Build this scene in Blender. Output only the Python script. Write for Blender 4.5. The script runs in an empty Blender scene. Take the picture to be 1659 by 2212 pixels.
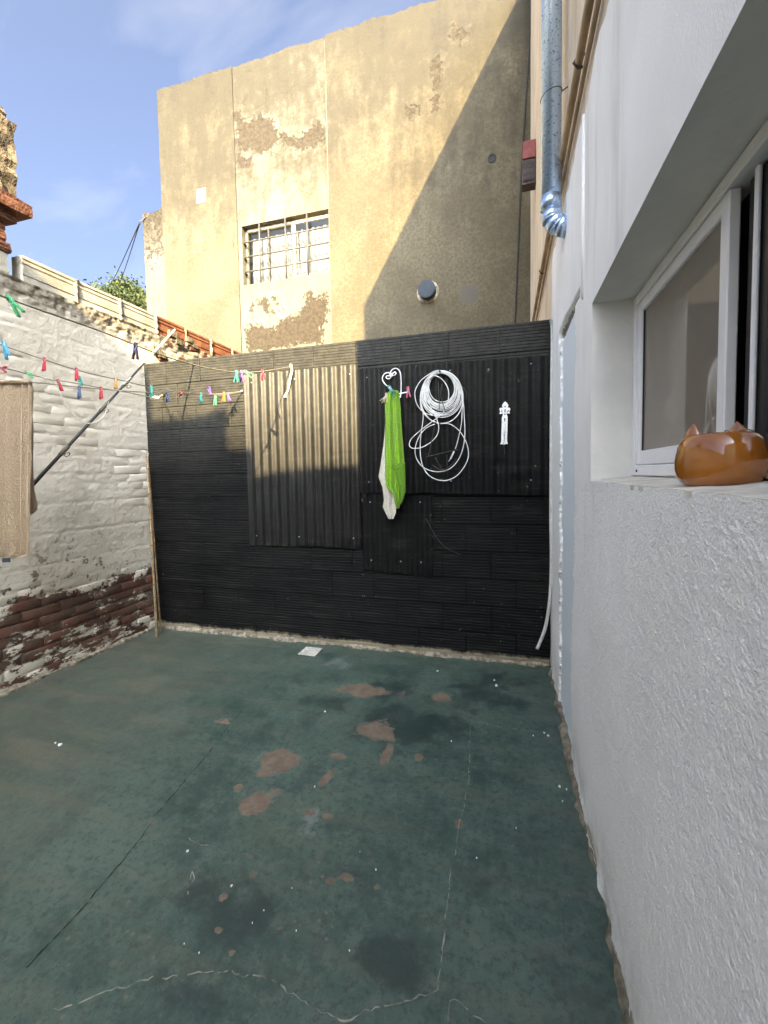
import bpy, bmesh, math, random
import numpy as np
from mathutils import Vector, Matrix

random.seed(7)
SC = bpy.context.scene
COL = SC.collection
R = math.radians

# ------------------------------------------------------------------ camera
CAM_H = 1.35
YAW, PITCH, ROLL = 0.281592, 0.0539800, -0.0175218
PW, PH, FPX, PCY = 1659.0, 2212.0, 916.505, 1073.67      # layout units of the photograph
def _basis():
    cy, sy = math.cos(YAW), math.sin(YAW)
    f = np.array([-sy, cy, 0.]); r = np.array([cy, sy, 0.]); u = np.array([0, 0, 1.])
    cp, sp = math.cos(PITCH), math.sin(PITCH)
    f2 = f*cp - u*sp; u2 = u*cp + f*sp
    cr, sr = math.cos(ROLL), math.sin(ROLL)
    return r*cr + u2*sr, u2*cr - r*sr, f2
CR, CU, CF = _basis()
CC = np.array([0, 0, CAM_H])
cd = bpy.data.cameras.new('camera')
cam = bpy.data.objects.new('camera', cd); COL.objects.link(cam)
m = Matrix.Identity(4)
for i in range(3):
    m[i][0] = CR[i]; m[i][1] = CU[i]; m[i][2] = -CF[i]; m[i][3] = CC[i]
cam.matrix_world = m
cd.sensor_fit = 'VERTICAL'; cd.sensor_height = 24.0
cd.lens = 24.0*FPX/PH
cd.shift_y = (PCY - PH/2)/PH
cd.clip_start = 0.02; cd.clip_end = 2000
SC.camera = cam

# ------------------------------------------------------------------ sun and sky
SUN = Vector((0.31, -1.0, 0.515)).normalized()            # towards the sun
sd = bpy.data.lights.new('sun', 'SUN'); sun = bpy.data.objects.new('sun', sd); COL.objects.link(sun)
sd.energy = 2.35; sd.angle = R(0.42); sd.color = (1.0, 0.87, 0.67)
sun.rotation_euler = (-SUN).to_track_quat('-Z', 'Y').to_euler()
sun.location = (2, -6, 9)
wld = bpy.data.worlds.new('World'); SC.world = wld; wld.use_nodes = True
wn = wld.node_tree.nodes; wl = wld.node_tree.links
wn.clear()
w_out = wn.new('ShaderNodeOutputWorld'); w_bg = wn.new('ShaderNodeBackground')
sky = wn.new('ShaderNodeTexSky'); sky.sky_type = 'NISHITA'; sky.sun_disc = False
sky.sun_elevation = math.asin(SUN.z); sky.sun_rotation = math.atan2(SUN.x, SUN.y)
sky.altitude = 50; sky.air_density = 0.15; sky.dust_density = 10.0; sky.ozone_density = 10.0
# thin cirrus all over the sky, by direction
w_tc = wn.new('ShaderNodeTexCoord'); w_map = wn.new('ShaderNodeMapping')
w_map.inputs['Scale'].default_value = (0.8, 3.4, 2.6); w_map.inputs['Rotation'].default_value = (0.3, 0.5, 0.9)
w_n1 = wn.new('ShaderNodeTexNoise'); w_n1.inputs['Scale'].default_value = 2.3; w_n1.inputs['Detail'].default_value = 7; w_n1.inputs['Roughness'].default_value = 0.52; w_n1.inputs['Distortion'].default_value = 0.35
w_rmp = wn.new('ShaderNodeValToRGB')
w_rmp.color_ramp.elements[0].position = 0.49; w_rmp.color_ramp.elements[0].color = (0, 0, 0, 1)
w_rmp.color_ramp.elements[1].position = 0.68; w_rmp.color_ramp.elements[1].color = (0.8, 0.8, 0.8, 1)
w_mix = wn.new('ShaderNodeMixRGB'); w_mix.blend_type = 'ADD'; w_mix.inputs[2].default_value = (.11, .11, .115, 1)
wl.new(w_tc.outputs['Generated'], w_map.inputs['Vector']); wl.new(w_map.outputs[0], w_n1.inputs['Vector'])
wl.new(w_n1.outputs['Fac'], w_rmp.inputs['Fac']); wl.new(w_rmp.outputs[0], w_mix.inputs[0])
wl.new(sky.outputs[0], w_mix.inputs[1]); wl.new(w_mix.outputs[0], w_bg.inputs['Color'])
w_bg.inputs['Strength'].default_value = 0.15
wl.new(w_bg.outputs[0], w_out.inputs['Surface'])
SC.view_settings.view_transform = 'Standard'; SC.view_settings.look = 'None'
SC.view_settings.gamma = 1.0; SC.view_settings.use_curve_mapping = False
SC.view_settings.exposure = 3.74
SC.view_settings.use_white_balance = True
SC.view_settings.white_balance_temperature = 10200
SC.view_settings.white_balance_tint = 3
SC.render.engine = 'CYCLES'
SC.cycles.max_bounces = 8; SC.cycles.diffuse_bounces = 5; SC.cycles.transparent_max_bounces = 12

# ------------------------------------------------------------------ helpers
def at(x, y, ax, v):
    """photo layout point (1659 x 2212) met with the real plane axis = v"""
    d = CF + CR*(x - PW/2)/FPX - CU*(y - PCY)/FPX
    t = (v - CC[ax])/d[ax]
    return Vector(CC + d*t)
def atd(x, y, dep):
    d = CF + CR*(x - PW/2)/FPX - CU*(y - PCY)/FPX
    return Vector(CC + d*dep)

def _h(ix, iy, s):
    v = (ix*374761393 + iy*668265263 + s*2147483647) & 0xffffffff
    v = ((v ^ (v >> 13))*1274126177) & 0xffffffff
    return ((v ^ (v >> 16)) & 0xffff)/65535.0
def vnoise(x, y, s=0):
    x = np.asarray(x, float); y = np.asarray(y, float)
    ix = np.floor(x).astype(np.int64); iy = np.floor(y).astype(np.int64)
    fx = x - ix; fy = y - iy
    fx = fx*fx*(3 - 2*fx); fy = fy*fy*(3 - 2*fy)
    a = _h(ix, iy, s); b = _h(ix+1, iy, s); c = _h(ix, iy+1, s); d = _h(ix+1, iy+1, s)
    return (a*(1-fx) + b*fx)*(1-fy) + (c*(1-fx) + d*fx)*fy
def fbm(x, y, s=0, o=4):
    t = 0; a = 0.5; n = 0
    for i in range(o):
        t = t + a*vnoise(np.asarray(x)*2**i, np.asarray(y)*2**i, s+i*17); n += a; a *= 0.5
    return t/n                                              # 0..1
def sstep(a, b, x):
    t = np.clip((x - a)/(b - a), 0, 1); return t*t*(3 - 2*t)
def poly_sd(px, py, poly):
    """signed distance, positive inside"""
    px = np.asarray(px, float); py = np.asarray(py, float)
    d = np.full(px.shape, 1e9); ins = np.zeros(px.shape, bool)
    n = len(poly)
    for i in range(n):
        ax, ay = poly[i]; bx, by = poly[(i+1) % n]
        ex, ey = bx-ax, by-ay
        t = np.clip(((px-ax)*ex + (py-ay)*ey)/(ex*ex + ey*ey + 1e-12), 0, 1)
        d = np.minimum(d, np.hypot(px-ax-t*ex, py-ay-t*ey))
        cond = ((ay > py) != (by > py))
        with np.errstate(divide='ignore', invalid='ignore'):
            xi = (bx-ax)*(py-ay)/(by-ay if by != ay else 1e-9) + ax
        ins ^= cond & (px < xi)
    return np.where(ins, d, -d)

def tag(o, label=None, cat=None, group=None, kind=None):
    if label: o['label'] = label
    if cat: o['category'] = cat
    if group: o['group'] = group
    if kind: o['kind'] = kind
    return o
def link(name, data, parent=None, loc=None, rot=None):
    o = bpy.data.objects.new(name, data); COL.objects.link(o)
    if parent is not None: o.parent = parent
    if loc is not None: o.location = loc
    if rot is not None: o.rotation_euler = rot
    return o
def thing(name, label, cat, loc=(0, 0, 0), rot=(0, 0, 0), group=None):
    o = link(name, None, None, loc, rot); o.empty_display_size = 0.05
    return tag(o, label, cat, group)
def mesh(name, v, f, mat=None, smooth=False):
    me = bpy.data.meshes.new(name); me.from_pydata([tuple(p) for p in v], [], f); me.update()
    if mat: me.materials.append(mat)
    if smooth: me.polygons.foreach_set('use_smooth', [True]*len(me.polygons))
    return me
def obj(name, v, f, mat=None, parent=None, smooth=False):
    return link(name, mesh(name, v, f, mat, smooth), parent)
def box_vf(x0, x1, y0, y1, z0, z1):
    v = [(x0,y0,z0),(x1,y0,z0),(x1,y1,z0),(x0,y1,z0),(x0,y0,z1),(x1,y0,z1),(x1,y1,z1),(x0,y1,z1)]
    f = [(0,3,2,1),(4,5,6,7),(0,1,5,4),(1,2,6,5),(2,3,7,6),(3,0,4,7)]
    return v, f
def bbox_mesh(name, dims, mat, bev=0.0, seg=1, jitter=0.0, sub=0):
    """bevelled box centred at the origin"""
    bm = bmesh.new(); bmesh.ops.create_cube(bm, size=1)
    for v in bm.verts: v.co = Vector((v.co.x*dims[0], v.co.y*dims[1], v.co.z*dims[2]))
    if sub: bmesh.ops.subdivide_edges(bm, edges=bm.edges[:], cuts=sub, use_grid_fill=True)
    if jitter:
        for v in bm.verts: v.co += Vector((random.uniform(-1,1), random.uniform(-1,1), random.uniform(-1,1)))*jitter
    if bev: bmesh.ops.bevel(bm, geom=bm.edges[:], offset=bev, segments=seg, affect='EDGES', profile=0.6)
    me = bpy.data.meshes.new(name); bm.to_mesh(me); bm.free()
    if mat: me.materials.append(mat)
    return me
def box(name, x0, x1, y0, y1, z0, z1, mat, parent=None, bev=0.0, seg=1):
    me = bbox_mesh(name, (x1-x0, y1-y0, z1-z0), mat, bev, seg)
    return link(name, me, parent, ((x0+x1)/2, (y0+y1)/2, (z0+z1)/2))
def smoothpath(pts, n=8, closed=False):
    P = [Vector(p) for p in pts]; out = []
    N = len(P)
    rng = range(N if closed else N-1)
    for i in rng:
        if closed: a, b, c, d = P[i-1], P[i], P[(i+1) % N], P[(i+2) % N]
        else: a, b, c, d = P[max(i-1,0)], P[i], P[i+1], P[min(i+2,N-1)]
        for k in range(n):
            t = k/n
            out.append(0.5*((2*b) + (c-a)*t + (2*a-5*b+4*c-d)*t*t + (3*b-a-3*c+d)*t**3))
    if not closed: out.append(P[-1])
    return out
def tube_vf(pts, r, sides=8, closed=False, base=0, cap=True):
    P = [Vector(p) for p in pts]; n = len(P)
    if not callable(r):
        rr = r if hasattr(r, '__len__') else [r]*n
    else: rr = [r(i/(n-1)) for i in range(n)]
    v = []; f = []
    t0 = (P[1]-P[0]).normalized()
    up = Vector((0,0,1)) if abs(t0.z) < 0.9 else Vector((1,0,0))
    nrm = (up - t0*up.dot(t0)).normalized()
    for i in range(n):
        if closed: t = (P[(i+1) % n]-P[i-1])
        else: t = P[min(i+1,n-1)]-P[max(i-1,0)]
        t = t.normalized() if t.length > 1e-9 else t0
        nrm = (nrm - t*nrm.dot(t))
        nrm = nrm.normalized() if nrm.length > 1e-6 else t.orthogonal().normalized()
        b = t.cross(nrm)
        for k in range(sides):
            a = 2*math.pi*k/sides
            v.append(P[i] + (nrm*math.cos(a) + b*math.sin(a))*rr[i])
    m_ = n if closed else n-1
    for i in range(m_):
        for k in range(sides):
            a = i*sides+k; b_ = i*sides+(k+1) % sides
            c = ((i+1) % n)*sides+(k+1) % sides; d = ((i+1) % n)*sides+k
            f.append((a, b_, c, d))
    if cap and not closed:
        f.append(tuple(range(sides-1, -1, -1))); f.append(tuple(range((n-1)*sides, n*sides)))
    if base: f = [tuple(i+base for i in q) for q in f]
    return v, f
def tube(name, pts, r, mat, parent=None, sides=8, closed=False):
    v, f = tube_vf(pts, r, sides, closed)
    return obj(name, v, f, mat, parent, True)
class MB:
    """collects shapes that belong to ONE part"""
    def __init__(s): s.v = []; s.f = []
    def add(s, v, f):
        b = len(s.v); s.v += [tuple(p) for p in v]; s.f += [tuple(i+b for i in q) for q in f]; return s
    def box(s, *a): return s.add(*box_vf(*a))
    def tube(s, pts, r, sides=8, closed=False): return s.add(*tube_vf(pts, r, sides, closed))
    def build(s, name, mat, parent=None, smooth=False): return obj(name, s.v, s.f, mat, parent, smooth)
def slab(name, us, vs, P, back, mats, parent=None, hole=None, attrs=None, smooth=True):
    """front sheet P[i][j] (np array nu x nv x 3) with edges running back; hole = (u0,u1,v0,v1)"""
    nu, nv = len(us), len(vs)
    co = P.reshape(-1, 3)
    idx = np.arange(nu*nv).reshape(nu, nv)
    q = np.stack([idx[:-1,:-1], idx[1:,:-1], idx[1:,1:], idx[:-1,1:]], -1)
    keep = np.ones((nu-1, nv-1), bool)
    if hole:
        uc = (us[:-1]+us[1:])/2; vc = (vs[:-1]+vs[1:])/2
        keep &= ~(((uc > hole[0]) & (uc < hole[1]))[:,None] & ((vc > hole[2]) & (vc < hole[3]))[None,:])
    q = q[keep]
    e = np.concatenate([q[:,[0,1]], q[:,[1,2]], q[:,[2,3]], q[:,[3,0]]])
    key = np.sort(e, 1); k1 = key[:,0].astype(np.int64)*(nu*nv) + key[:,1]
    un, inv, cnt = np.unique(k1, return_inverse=True, return_counts=True)
    be = e[cnt[inv] == 1]
    bv, binv = np.unique(be, return_inverse=True); binv = binv.reshape(be.shape)
    # skirt has its own vertices so that its corner stays crisp
    n0 = len(co)
    front = co[bv]; rear = co[bv] + np.array(back)
    allco = np.concatenate([co, front, rear])
    sk = np.stack([binv[:,1]+n0, binv[:,0]+n0, binv[:,0]+n0+len(bv), binv[:,1]+n0+len(bv)], -1)
    faces = np.concatenate([q, sk])
    me = bpy.data.meshes.new(name)
    me.vertices.add(len(allco)); me.vertices.foreach_set('co', allco.ravel())
    me.loops.add(faces.size); me.loops.foreach_set('vertex_index', faces.ravel().astype(np.int32))
    me.polygons.add(len(faces))
    me.polygons.foreach_set('loop_start', (np.arange(len(faces))*4).astype(np.int32))
    for mt in mats: me.materials.append(mt)
    mi = np.zeros(len(faces), np.int32)
    if len(mats) > 1: mi[len(q):] = 1
    me.polygons.foreach_set('material_index', mi)
    sm = np.zeros(len(faces), bool); sm[:len(q)] = smooth
    me.polygons.foreach_set('use_smooth', sm)
    me.update(calc_edges=True)
    for nm, arr in (attrs or {}).items():
        a = me.attributes.new(nm, 'FLOAT', 'POINT')
        full = np.concatenate([arr.ravel(), arr.ravel()[bv], arr.ravel()[bv]]).astype(np.float32)
        a.data.foreach_set('value', full)
    return link(name, me, parent)
def poly2d(name, outline, holes, depth, to3d, mat):
    """flat cut-out with holes, given in 2-D; to3d maps (a, b, t) to a point"""
    cu = bpy.data.curves.new('c_'+name, 'CURVE'); cu.dimensions = '2D'; cu.fill_mode = 'BOTH'; cu.extrude = depth/2
    for pts in [outline]+list(holes):
        sp = cu.splines.new('POLY'); sp.points.add(len(pts)-1); sp.use_cyclic_u = True
        for i, p in enumerate(pts): sp.points[i].co = (p[0], p[1], 0, 1)
    o = bpy.data.objects.new('c_'+name, cu); COL.objects.link(o)
    dg = bpy.context.evaluated_depsgraph_get()
    me = bpy.data.meshes.new_from_object(o.evaluated_get(dg))
    bpy.data.objects.remove(o); bpy.data.curves.remove(cu)
    me.name = name
    for v in me.vertices: v.co = to3d(v.co.x, v.co.y, v.co.z)
    me.materials.clear(); me.materials.append(mat)
    me.update()
    return me

# ------------------------------------------------------------------ materials
class NT:
    def __init__(s, name, rough=0.7, spec=0.3, color=(.5,.5,.5)):
        s.m = bpy.data.materials.new(name); s.m.use_nodes = True
        s.t = s.m.node_tree; s.b = s.t.nodes['Principled BSDF']
        s.b.inputs['Roughness'].default_value = rough
        s.b.inputs['Specular IOR Level'].default_value = spec
        s.b.inputs['Base Color'].default_value = (*color, 1)
    def n(s, t): return s.t.nodes.new(t)
    def l(s, a, b): s.t.links.new(a, b)
    def put(s, sock, v):
        if isinstance(v, bpy.types.NodeSocket): s.l(v, sock)
        elif isinstance(v, (int, float)): sock.default_value = v
        else: sock.default_value = (*v, 1) if len(v) == 3 and sock.type == 'RGBA' else v
    def pos(s, kind='world', scale=None):
        if kind == 'world': o = s.n('ShaderNodeNewGeometry').outputs['Position']
        else: o = s.n('ShaderNodeTexCoord').outputs['Object']
        if scale:
            mp = s.n('ShaderNodeMapping'); mp.inputs['Scale'].default_value = scale; s.l(o, mp.inputs[0]); o = mp.outputs[0]
        return o
    def noise(s, scale, detail=4, rough=0.55, vec=None, dist=0.0):
        n = s.n('ShaderNodeTexNoise'); n.inputs['Scale'].default_value = scale; n.inputs['Detail'].default_value = detail
        n.inputs['Roughness'].default_value = rough; n.inputs['Distortion'].default_value = dist
        s.l(vec if vec is not None else s.pos(), n.inputs['Vector']); return n.outputs['Fac']
    def noise3(s, scale):
        n = s.n('ShaderNodeTexNoise'); n.inputs['Scale'].default_value = scale; n.inputs['Detail'].default_value = 6; n.inputs['Roughness'].default_value = .7
        s.l(s.pos(), n.inputs['Vector']); return n.outputs['Color']
    def voro(s, scale, vec=None, feat='F1'):
        n = s.n('ShaderNodeTexVoronoi'); n.inputs['Scale'].default_value = scale; n.feature = feat
        s.l(vec if vec is not None else s.pos(), n.inputs['Vector']); return n.outputs['Distance']
    def ramp(s, fac, a, b, ca=0.0, cb=1.0):
        n = s.n('ShaderNodeMapRange'); n.interpolation_type = 'SMOOTHSTEP'
        n.inputs['From Min'].default_value = a; n.inputs['From Max'].default_value = b
        n.inputs['To Min'].default_value = ca; n.inputs['To Max'].default_value = cb
        s.l(fac, n.inputs['Value']); return n.outputs['Result']
    def math(s, op, a, b=0.0, c=0.0):
        n = s.n('ShaderNodeMath'); n.operation = op
        s.put(n.inputs[0], a); s.put(n.inputs[1], b); s.put(n.inputs[2], c); return n.outputs[0]
    def mix(s, fac, a, b, mode='MIX'):
        n = s.n('ShaderNodeMixRGB'); n.blend_type = mode
        s.put(n.inputs[0], fac); s.put(n.inputs[1], a); s.put(n.inputs[2], b); return n.outputs[0]
    def attr(s, name):
        n = s.n('ShaderNodeAttribute'); n.attribute_name = name; return n.outputs['Fac']
    def rnd(s): return s.n('ShaderNodeObjectInfo').outputs['Random']
    def xyz(s, v=None):
        n = s.n('ShaderNodeSeparateXYZ'); s.l(v if v is not None else s.pos(), n.inputs[0]); return n.outputs
    def bump(s, h, strength, dist, nrm=None):
        n = s.n('ShaderNodeBump'); n.inputs['Strength'].default_value = strength; n.inputs['Distance'].default_value = dist
        s.l(h, n.inputs['Height'])
        if nrm is not None: s.l(nrm, n.inputs['Normal'])
        return n.outputs[0]
    def out(s, color=None, rough=None, nrm=None):
        if color is not None: s.put(s.b.inputs['Base Color'], color)
        if rough is not None: s.put(s.b.inputs['Roughness'], rough)
        if nrm is not None: s.l(nrm, s.b.inputs['Normal'])
        return s.m
def plain(name, color, rough=0.6, spec=0.3, var=0.15, scale=30, bump=0.0, bscale=200, metal=0.0, space='object'):
    k = NT(name, rough, spec, color)
    n = k.noise(scale, 4, 0.6, k.pos(space))
    d = tuple(c*(1-var) for c in color); e = tuple(min(1, c*(1+var)) for c in color)
    nm = k.bump(k.noise(bscale, 3, 0.6, k.pos(space)), 0.6, bump) if bump else None
    k.b.inputs['Metallic'].default_value = metal
    return k.out(k.mix(k.ramp(n, .3, .7), d, e), None, nm)

# stucco of the house on the right
def mat_stucco():
    k = NT('white_stucco', 0.95, 0.05)
    z = k.xyz()[2]; y = k.xyz()[1]
    rough_m = k.ramp(z, 1.30, 1.75, 1.0, 0.30)
    g1 = k.noise(190, 3, 0.6); g2 = k.noise(34, 3, 0.55); g3 = k.noise(230, 2, 0.5)
    trow = k.noise(1.0, 3, 0.5, k.pos('world', (60, 150, 28)))
    h = k.math('ADD', k.math('MULTIPLY', g1, 0.95), k.math('MULTIPLY', g2, 0.35))
    h = k.math('ADD', h, k.math('MULTIPLY', trow, 0.35))
    h = k.math('MULTIPLY', h, rough_m)
    fine = k.math('ADD', h, k.math('MULTIPLY', g3, 0.12))
    nm = k.bump(fine, .9, 0.0055)
    big = k.noise(1.7, 4, 0.6); st = k.noise(1.0, 5, 0.6, k.pos('world', (1, 7, 0.8)))
    c = k.mix(k.ramp(big, .3, .7), (.86,.845,.81), (.92,.91,.88))
    smask = k.math('MULTIPLY', k.ramp(st, .50, .72), k.ramp(z, 1.5, 2.1))
    c = k.mix(k.math('MULTIPLY', smask, .45), c, (.50,.49,.45))
    dirt = k.math('MULTIPLY', k.ramp(z, .28, .0), k.ramp(k.noise(9, 5, .6), .35, .7))
    c = k.mix(k.math('MULTIPLY', dirt, .6), c, (.36,.34,.29))
    drip = k.math('MULTIPLY', k.ramp(k.noise(1.0, 5, .65, k.pos('world', (1, 16, 1.1))), .52, .72), k.math('MULTIPLY', k.ramp(z, 1.32, 1.29), k.ramp(z, .55, 1.25)))
    c = k.mix(k.math('MULTIPLY', drip, .18), c, (.48,.45,.39))
    cv = k.ramp(g1, .30, .48)
    c = k.mix(k.math('MULTIPLY', k.math('SUBTRACT', 1.0, cv), k.math('MULTIPLY', rough_m, .16)), c, (.45,.44,.41))  # pits of the grain tinted darker: cavity shade painted into the colour
    bl = k.attr('blue')
    c = k.mix(k.ramp(k.math('ADD', bl, k.math('MULTIPLY', k.noise(40, 4, .6), .3)), .55, .75), c, (.72,.775,.80))
    ch = k.attr('chip')
    c = k.mix(k.ramp(k.math('ADD', ch, k.math('MULTIPLY', k.noise(70, 4, .6), .5)), .62, .85), c, (.30,.27,.22))
    return k.out(c, None, nm)
def mat_smoothpaint():
    k = NT('reveal_paint', 0.7, 0.25)
    big = k.noise(5, 5, 0.6)
    c = k.mix(k.ramp(big, .3, .7), (.66,.65,.62), (.75,.74,.70))
    cr = k.voro(6, None, 'DISTANCE_TO_EDGE')
    spot = k.ramp(k.noise(14, 4, .6), .66, .76)
    c = k.mix(k.math('MULTIPLY', spot, .3), c, (.42,.40,.35))
    return k.out(c, None, k.bump(k.noise(45, 4, .6), .35, .006))
def mat_peach():
    k = NT('peach_stucco', 0.88, 0.15)
    st = k.noise(1.0, 5, 0.6, k.pos('world', (1, 6, 0.7)))
    c = k.mix(k.ramp(k.noise(2.4, 5, .6), .3, .7), (.64,.52,.385), (.76,.64,.50))
    c = k.mix(k.math('MULTIPLY', k.ramp(st, .48, .72), .55), c, (.34,.29,.23))
    return k.out(c, None, k.bump(k.noise(120, 3, .6), .7, .008))
def mat_yellow(name, ca, cb, grime=1.0, flake=.15):
    k = NT(name, 0.9, 0.12)
    z = k.xyz()[2]
    st = k.noise(1.0, 6, 0.62, k.pos('world', (6.5, 6.5, 1.6)))
    mot = k.noise(1.6, 6, .62); fine = k.noise(26, 5, .75); mid = k.noise(9, 7, .75)
    c = k.mix(k.ramp(mot, .32, .68), ca, cb)
    c = k.mix(k.math('MULTIPLY', k.ramp(fine, .38, .62), .55), c, tuple(v*.66 for v in ca))
    top = k.math('ADD', k.attr('grime'), k.math('MULTIPLY', k.math('SUBTRACT', st, .5), 1.2))
    top = k.math('ADD', top, k.math('ADD', k.math('MULTIPLY', k.math('SUBTRACT', mid, .5), 1.2), k.math('MULTIPLY', k.math('SUBTRACT', k.noise(.9, 5, .6), .5), 1.6)))
    c = k.mix(k.math('MULTIPLY', k.ramp(top, .15, .95), .92*grime), c, (.036,.031,.022))
    dk = k.ramp(top, .95, 1.35)
    c = k.mix(k.math('MULTIPLY', dk, .55), c, (.026,.023,.019))
    pl = k.attr('peel')
    rag = k.math('ADD', k.math('MULTIPLY', k.noise(13, 8, .8), 1.0), -.5)
    e = k.math('ADD', pl, k.math('MULTIPLY', rag, 1.7))
    pm = k.ramp(e, .49, .53)
    under = k.mix(k.ramp(k.noise(20, 4, .6), .3, .7), (.027,.021,.014), (.046,.036,.025))
    c = k.mix(pm, c, under)
    flk = k.math('MULTIPLY', k.ramp(e, .18, .42), k.math('SUBTRACT', 1.0, pm))
    c = k.mix(k.math('MULTIPLY', k.math('MULTIPLY', flk, k.ramp(k.noise(5, 6, .7), .45, .6)), flake), c, (.150,.135,.100))
    rim = k.math('MULTIPLY', k.ramp(e, .44, .49), k.math('SUBTRACT', 1.0, k.ramp(e, .50, .55)))
    c = k.mix(k.math('MULTIPLY', rim, .6), c, (.03,.023,.016))
    pt = k.attr('patch')
    c = k.mix(k.ramp(k.math('ADD', pt, k.math('MULTIPLY', rag, .5)), .48, .54), c, (.075,.067,.055))
    ck = k.voro(3.6, k.mix(.10, k.pos(), k.noise3(5)), 'DISTANCE_TO_EDGE')
    cm = k.math('MULTIPLY', k.math('SUBTRACT', 1.0, k.ramp(ck, .0, .018)), k.attr('crackle'))
    c = k.mix(k.math('MULTIPLY', k.math('MULTIPLY', cm, .55), k.ramp(k.noise(1.3, 4, .6), .45, .6)), c, (.028,.022,.015))
    nm = k.bump(pm, .9, -.02)
    nm = k.bump(k.math('ADD', fine, k.math('MULTIPLY', mid, .6)), .5, .012, nm)
    return k.out(c, None, nm)
def mat_floor():
    k = NT('green_painted_concrete', 0.5, 0.4)
    p = k.pos()
    c = k.mix(k.ramp(k.noise(1.5, 5, .6), .3, .7), (.030,.066,.054), (.076,.124,.100))
    c = k.mix(k.math('MULTIPLY', k.ramp(k.noise(16, 8, .8), .44, .62), .70), c, (.090,.124,.103))
    c = k.mix(k.math('MULTIPLY', k.ramp(k.noise(38, 7, .8), .48, .62), .75), c, (.030,.047,.041))
    c = k.mix(k.math('MULTIPLY', k.ramp(k.noise(5, 7, .75), .48, .64), .62), c, (.026,.050,.044))
    sw = k.noise(1.0, 5, .62, k.pos('world', (1.6, 9, 1)))
    wv = k.ramp(k.attr('worn_veil'), 0, 1)
    c = k.mix(k.math('MULTIPLY', k.ramp(sw, .46, .66), k.math('MULTIPLY', k.math('ADD', wv, .25), .62)), c, (.125,.120,.09))
    c = k.mix(k.math('MULTIPLY', wv, .40), c, (.098,.092,.066))
    fi = k.math('ADD', k.math('MULTIPLY', k.noise(55, 6, .75), 1.0), -.5)
    md = k.math('ADD', k.math('MULTIPLY', k.noise(13, 8, .8), 1.0), -.5)
    dk = k.math('ADD', k.attr('dark'), k.math('ADD', k.math('MULTIPLY', md, 1.3), k.math('MULTIPLY', fi, .9)))
    c = k.mix(k.math('MULTIPLY', k.ramp(dk, .30, .95), .78), c, (.020,.038,.034))
    pale = k.math('ADD', k.attr('pale'), k.math('MULTIPLY', k.math('ADD', md, fi), .9))
    c = k.mix(k.math('MULTIPLY', k.ramp(pale, .48, .85), .42), c, (.25,.27,.255))
    ba = k.math('ADD', k.attr('bare'), k.math('ADD', k.math('MULTIPLY', md, 2.3), k.math('MULTIPLY', fi, .9)))
    bm_ = k.ramp(ba, .47, .51)
    bc = k.mix(k.ramp(k.noise(17, 5, .6), .3, .7), (.130,.092,.068), (.175,.135,.098))
    c = k.mix(bm_, c, bc)
    rm = k.math('MULTIPLY', k.ramp(ba, .42, .47), k.math('SUBTRACT', 1.0, bm_))
    c = k.mix(k.math('MULTIPLY', rm, .4), c, (.20,.20,.175))
    # scattered bare pin-holes and paint specks
    v = k.voro(22, k.mix(.05, p, k.n('ShaderNodeTexNoise').outputs['Color']))
    sel = k.ramp(k.noise(2.1, 3, .5), .50, .60)
    c = k.mix(k.math('MULTIPLY', k.math('MULTIPLY', k.math('SUBTRACT', 1.0, k.ramp(v, .06, .16)), sel), .8), c, (.155,.125,.10))
    rgh = k.ramp(k.noise(6, 5, .65), .3, .7, .34, .60)
    rgh = k.mix(bm_, rgh, (.85,.85,.85))
    h = k.math('ADD', k.math('MULTIPLY', k.noise(70, 4, .65), .5), k.math('MULTIPLY', k.noise(13, 5, .6), 1.0))
    nm = k.bump(k.math('SUBTRACT', h, k.math('MULTIPLY', bm_, .6)), .35, .006)
    return k.out(c, rgh, nm)
def _whitewash(k):
    """white lime paint, peeled off towards the damp foot of the wall; returns (colour, mask of paint)"""
    P = k.pos(); z = k.xyz(P)[2]
    n1 = k.noise(3.0, 6, .68); n2 = k.noise(22, 5, .7)
    e = k.math('ADD', k.math('MULTIPLY', k.math('SUBTRACT', n1, .5), .95), k.math('MULTIPLY', k.math('SUBTRACT', n2, .5), .45))
    hi = k.ramp(k.math('ADD', z, e), .50, .545)
    small = k.math('MULTIPLY', k.ramp(z, 1.25, .55), k.ramp(k.noise(11, 5, .72), .595, .625))
    n3 = k.noise(7, 6, .7, k.pos('world', (1, .8, 1.9)))
    lo = k.math('MULTIPLY', k.ramp(k.math('ADD', n3, k.math('MULTIPLY', z, -.30)), .475, .505), k.ramp(z, .50, .30))
    paint = k.math('MAXIMUM', k.math('MULTIPLY', hi, k.math('SUBTRACT', 1.0, small)), lo)
    wc = k.mix(k.ramp(k.noise(2.6, 5, .6), .3, .7), (.46,.41,.335), (.55,.50,.42))
    wc = k.mix(k.math('MULTIPLY', k.ramp(k.noise(1.0, 5, .6, k.pos('world', (3, 3, 14))), .55, .72), .35), wc, (.46,.43,.36))
    wc = k.mix(k.math('MULTIPLY', k.ramp(z, .55, .1), .45), wc, (.50,.47,.40))
    return wc, paint
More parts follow.
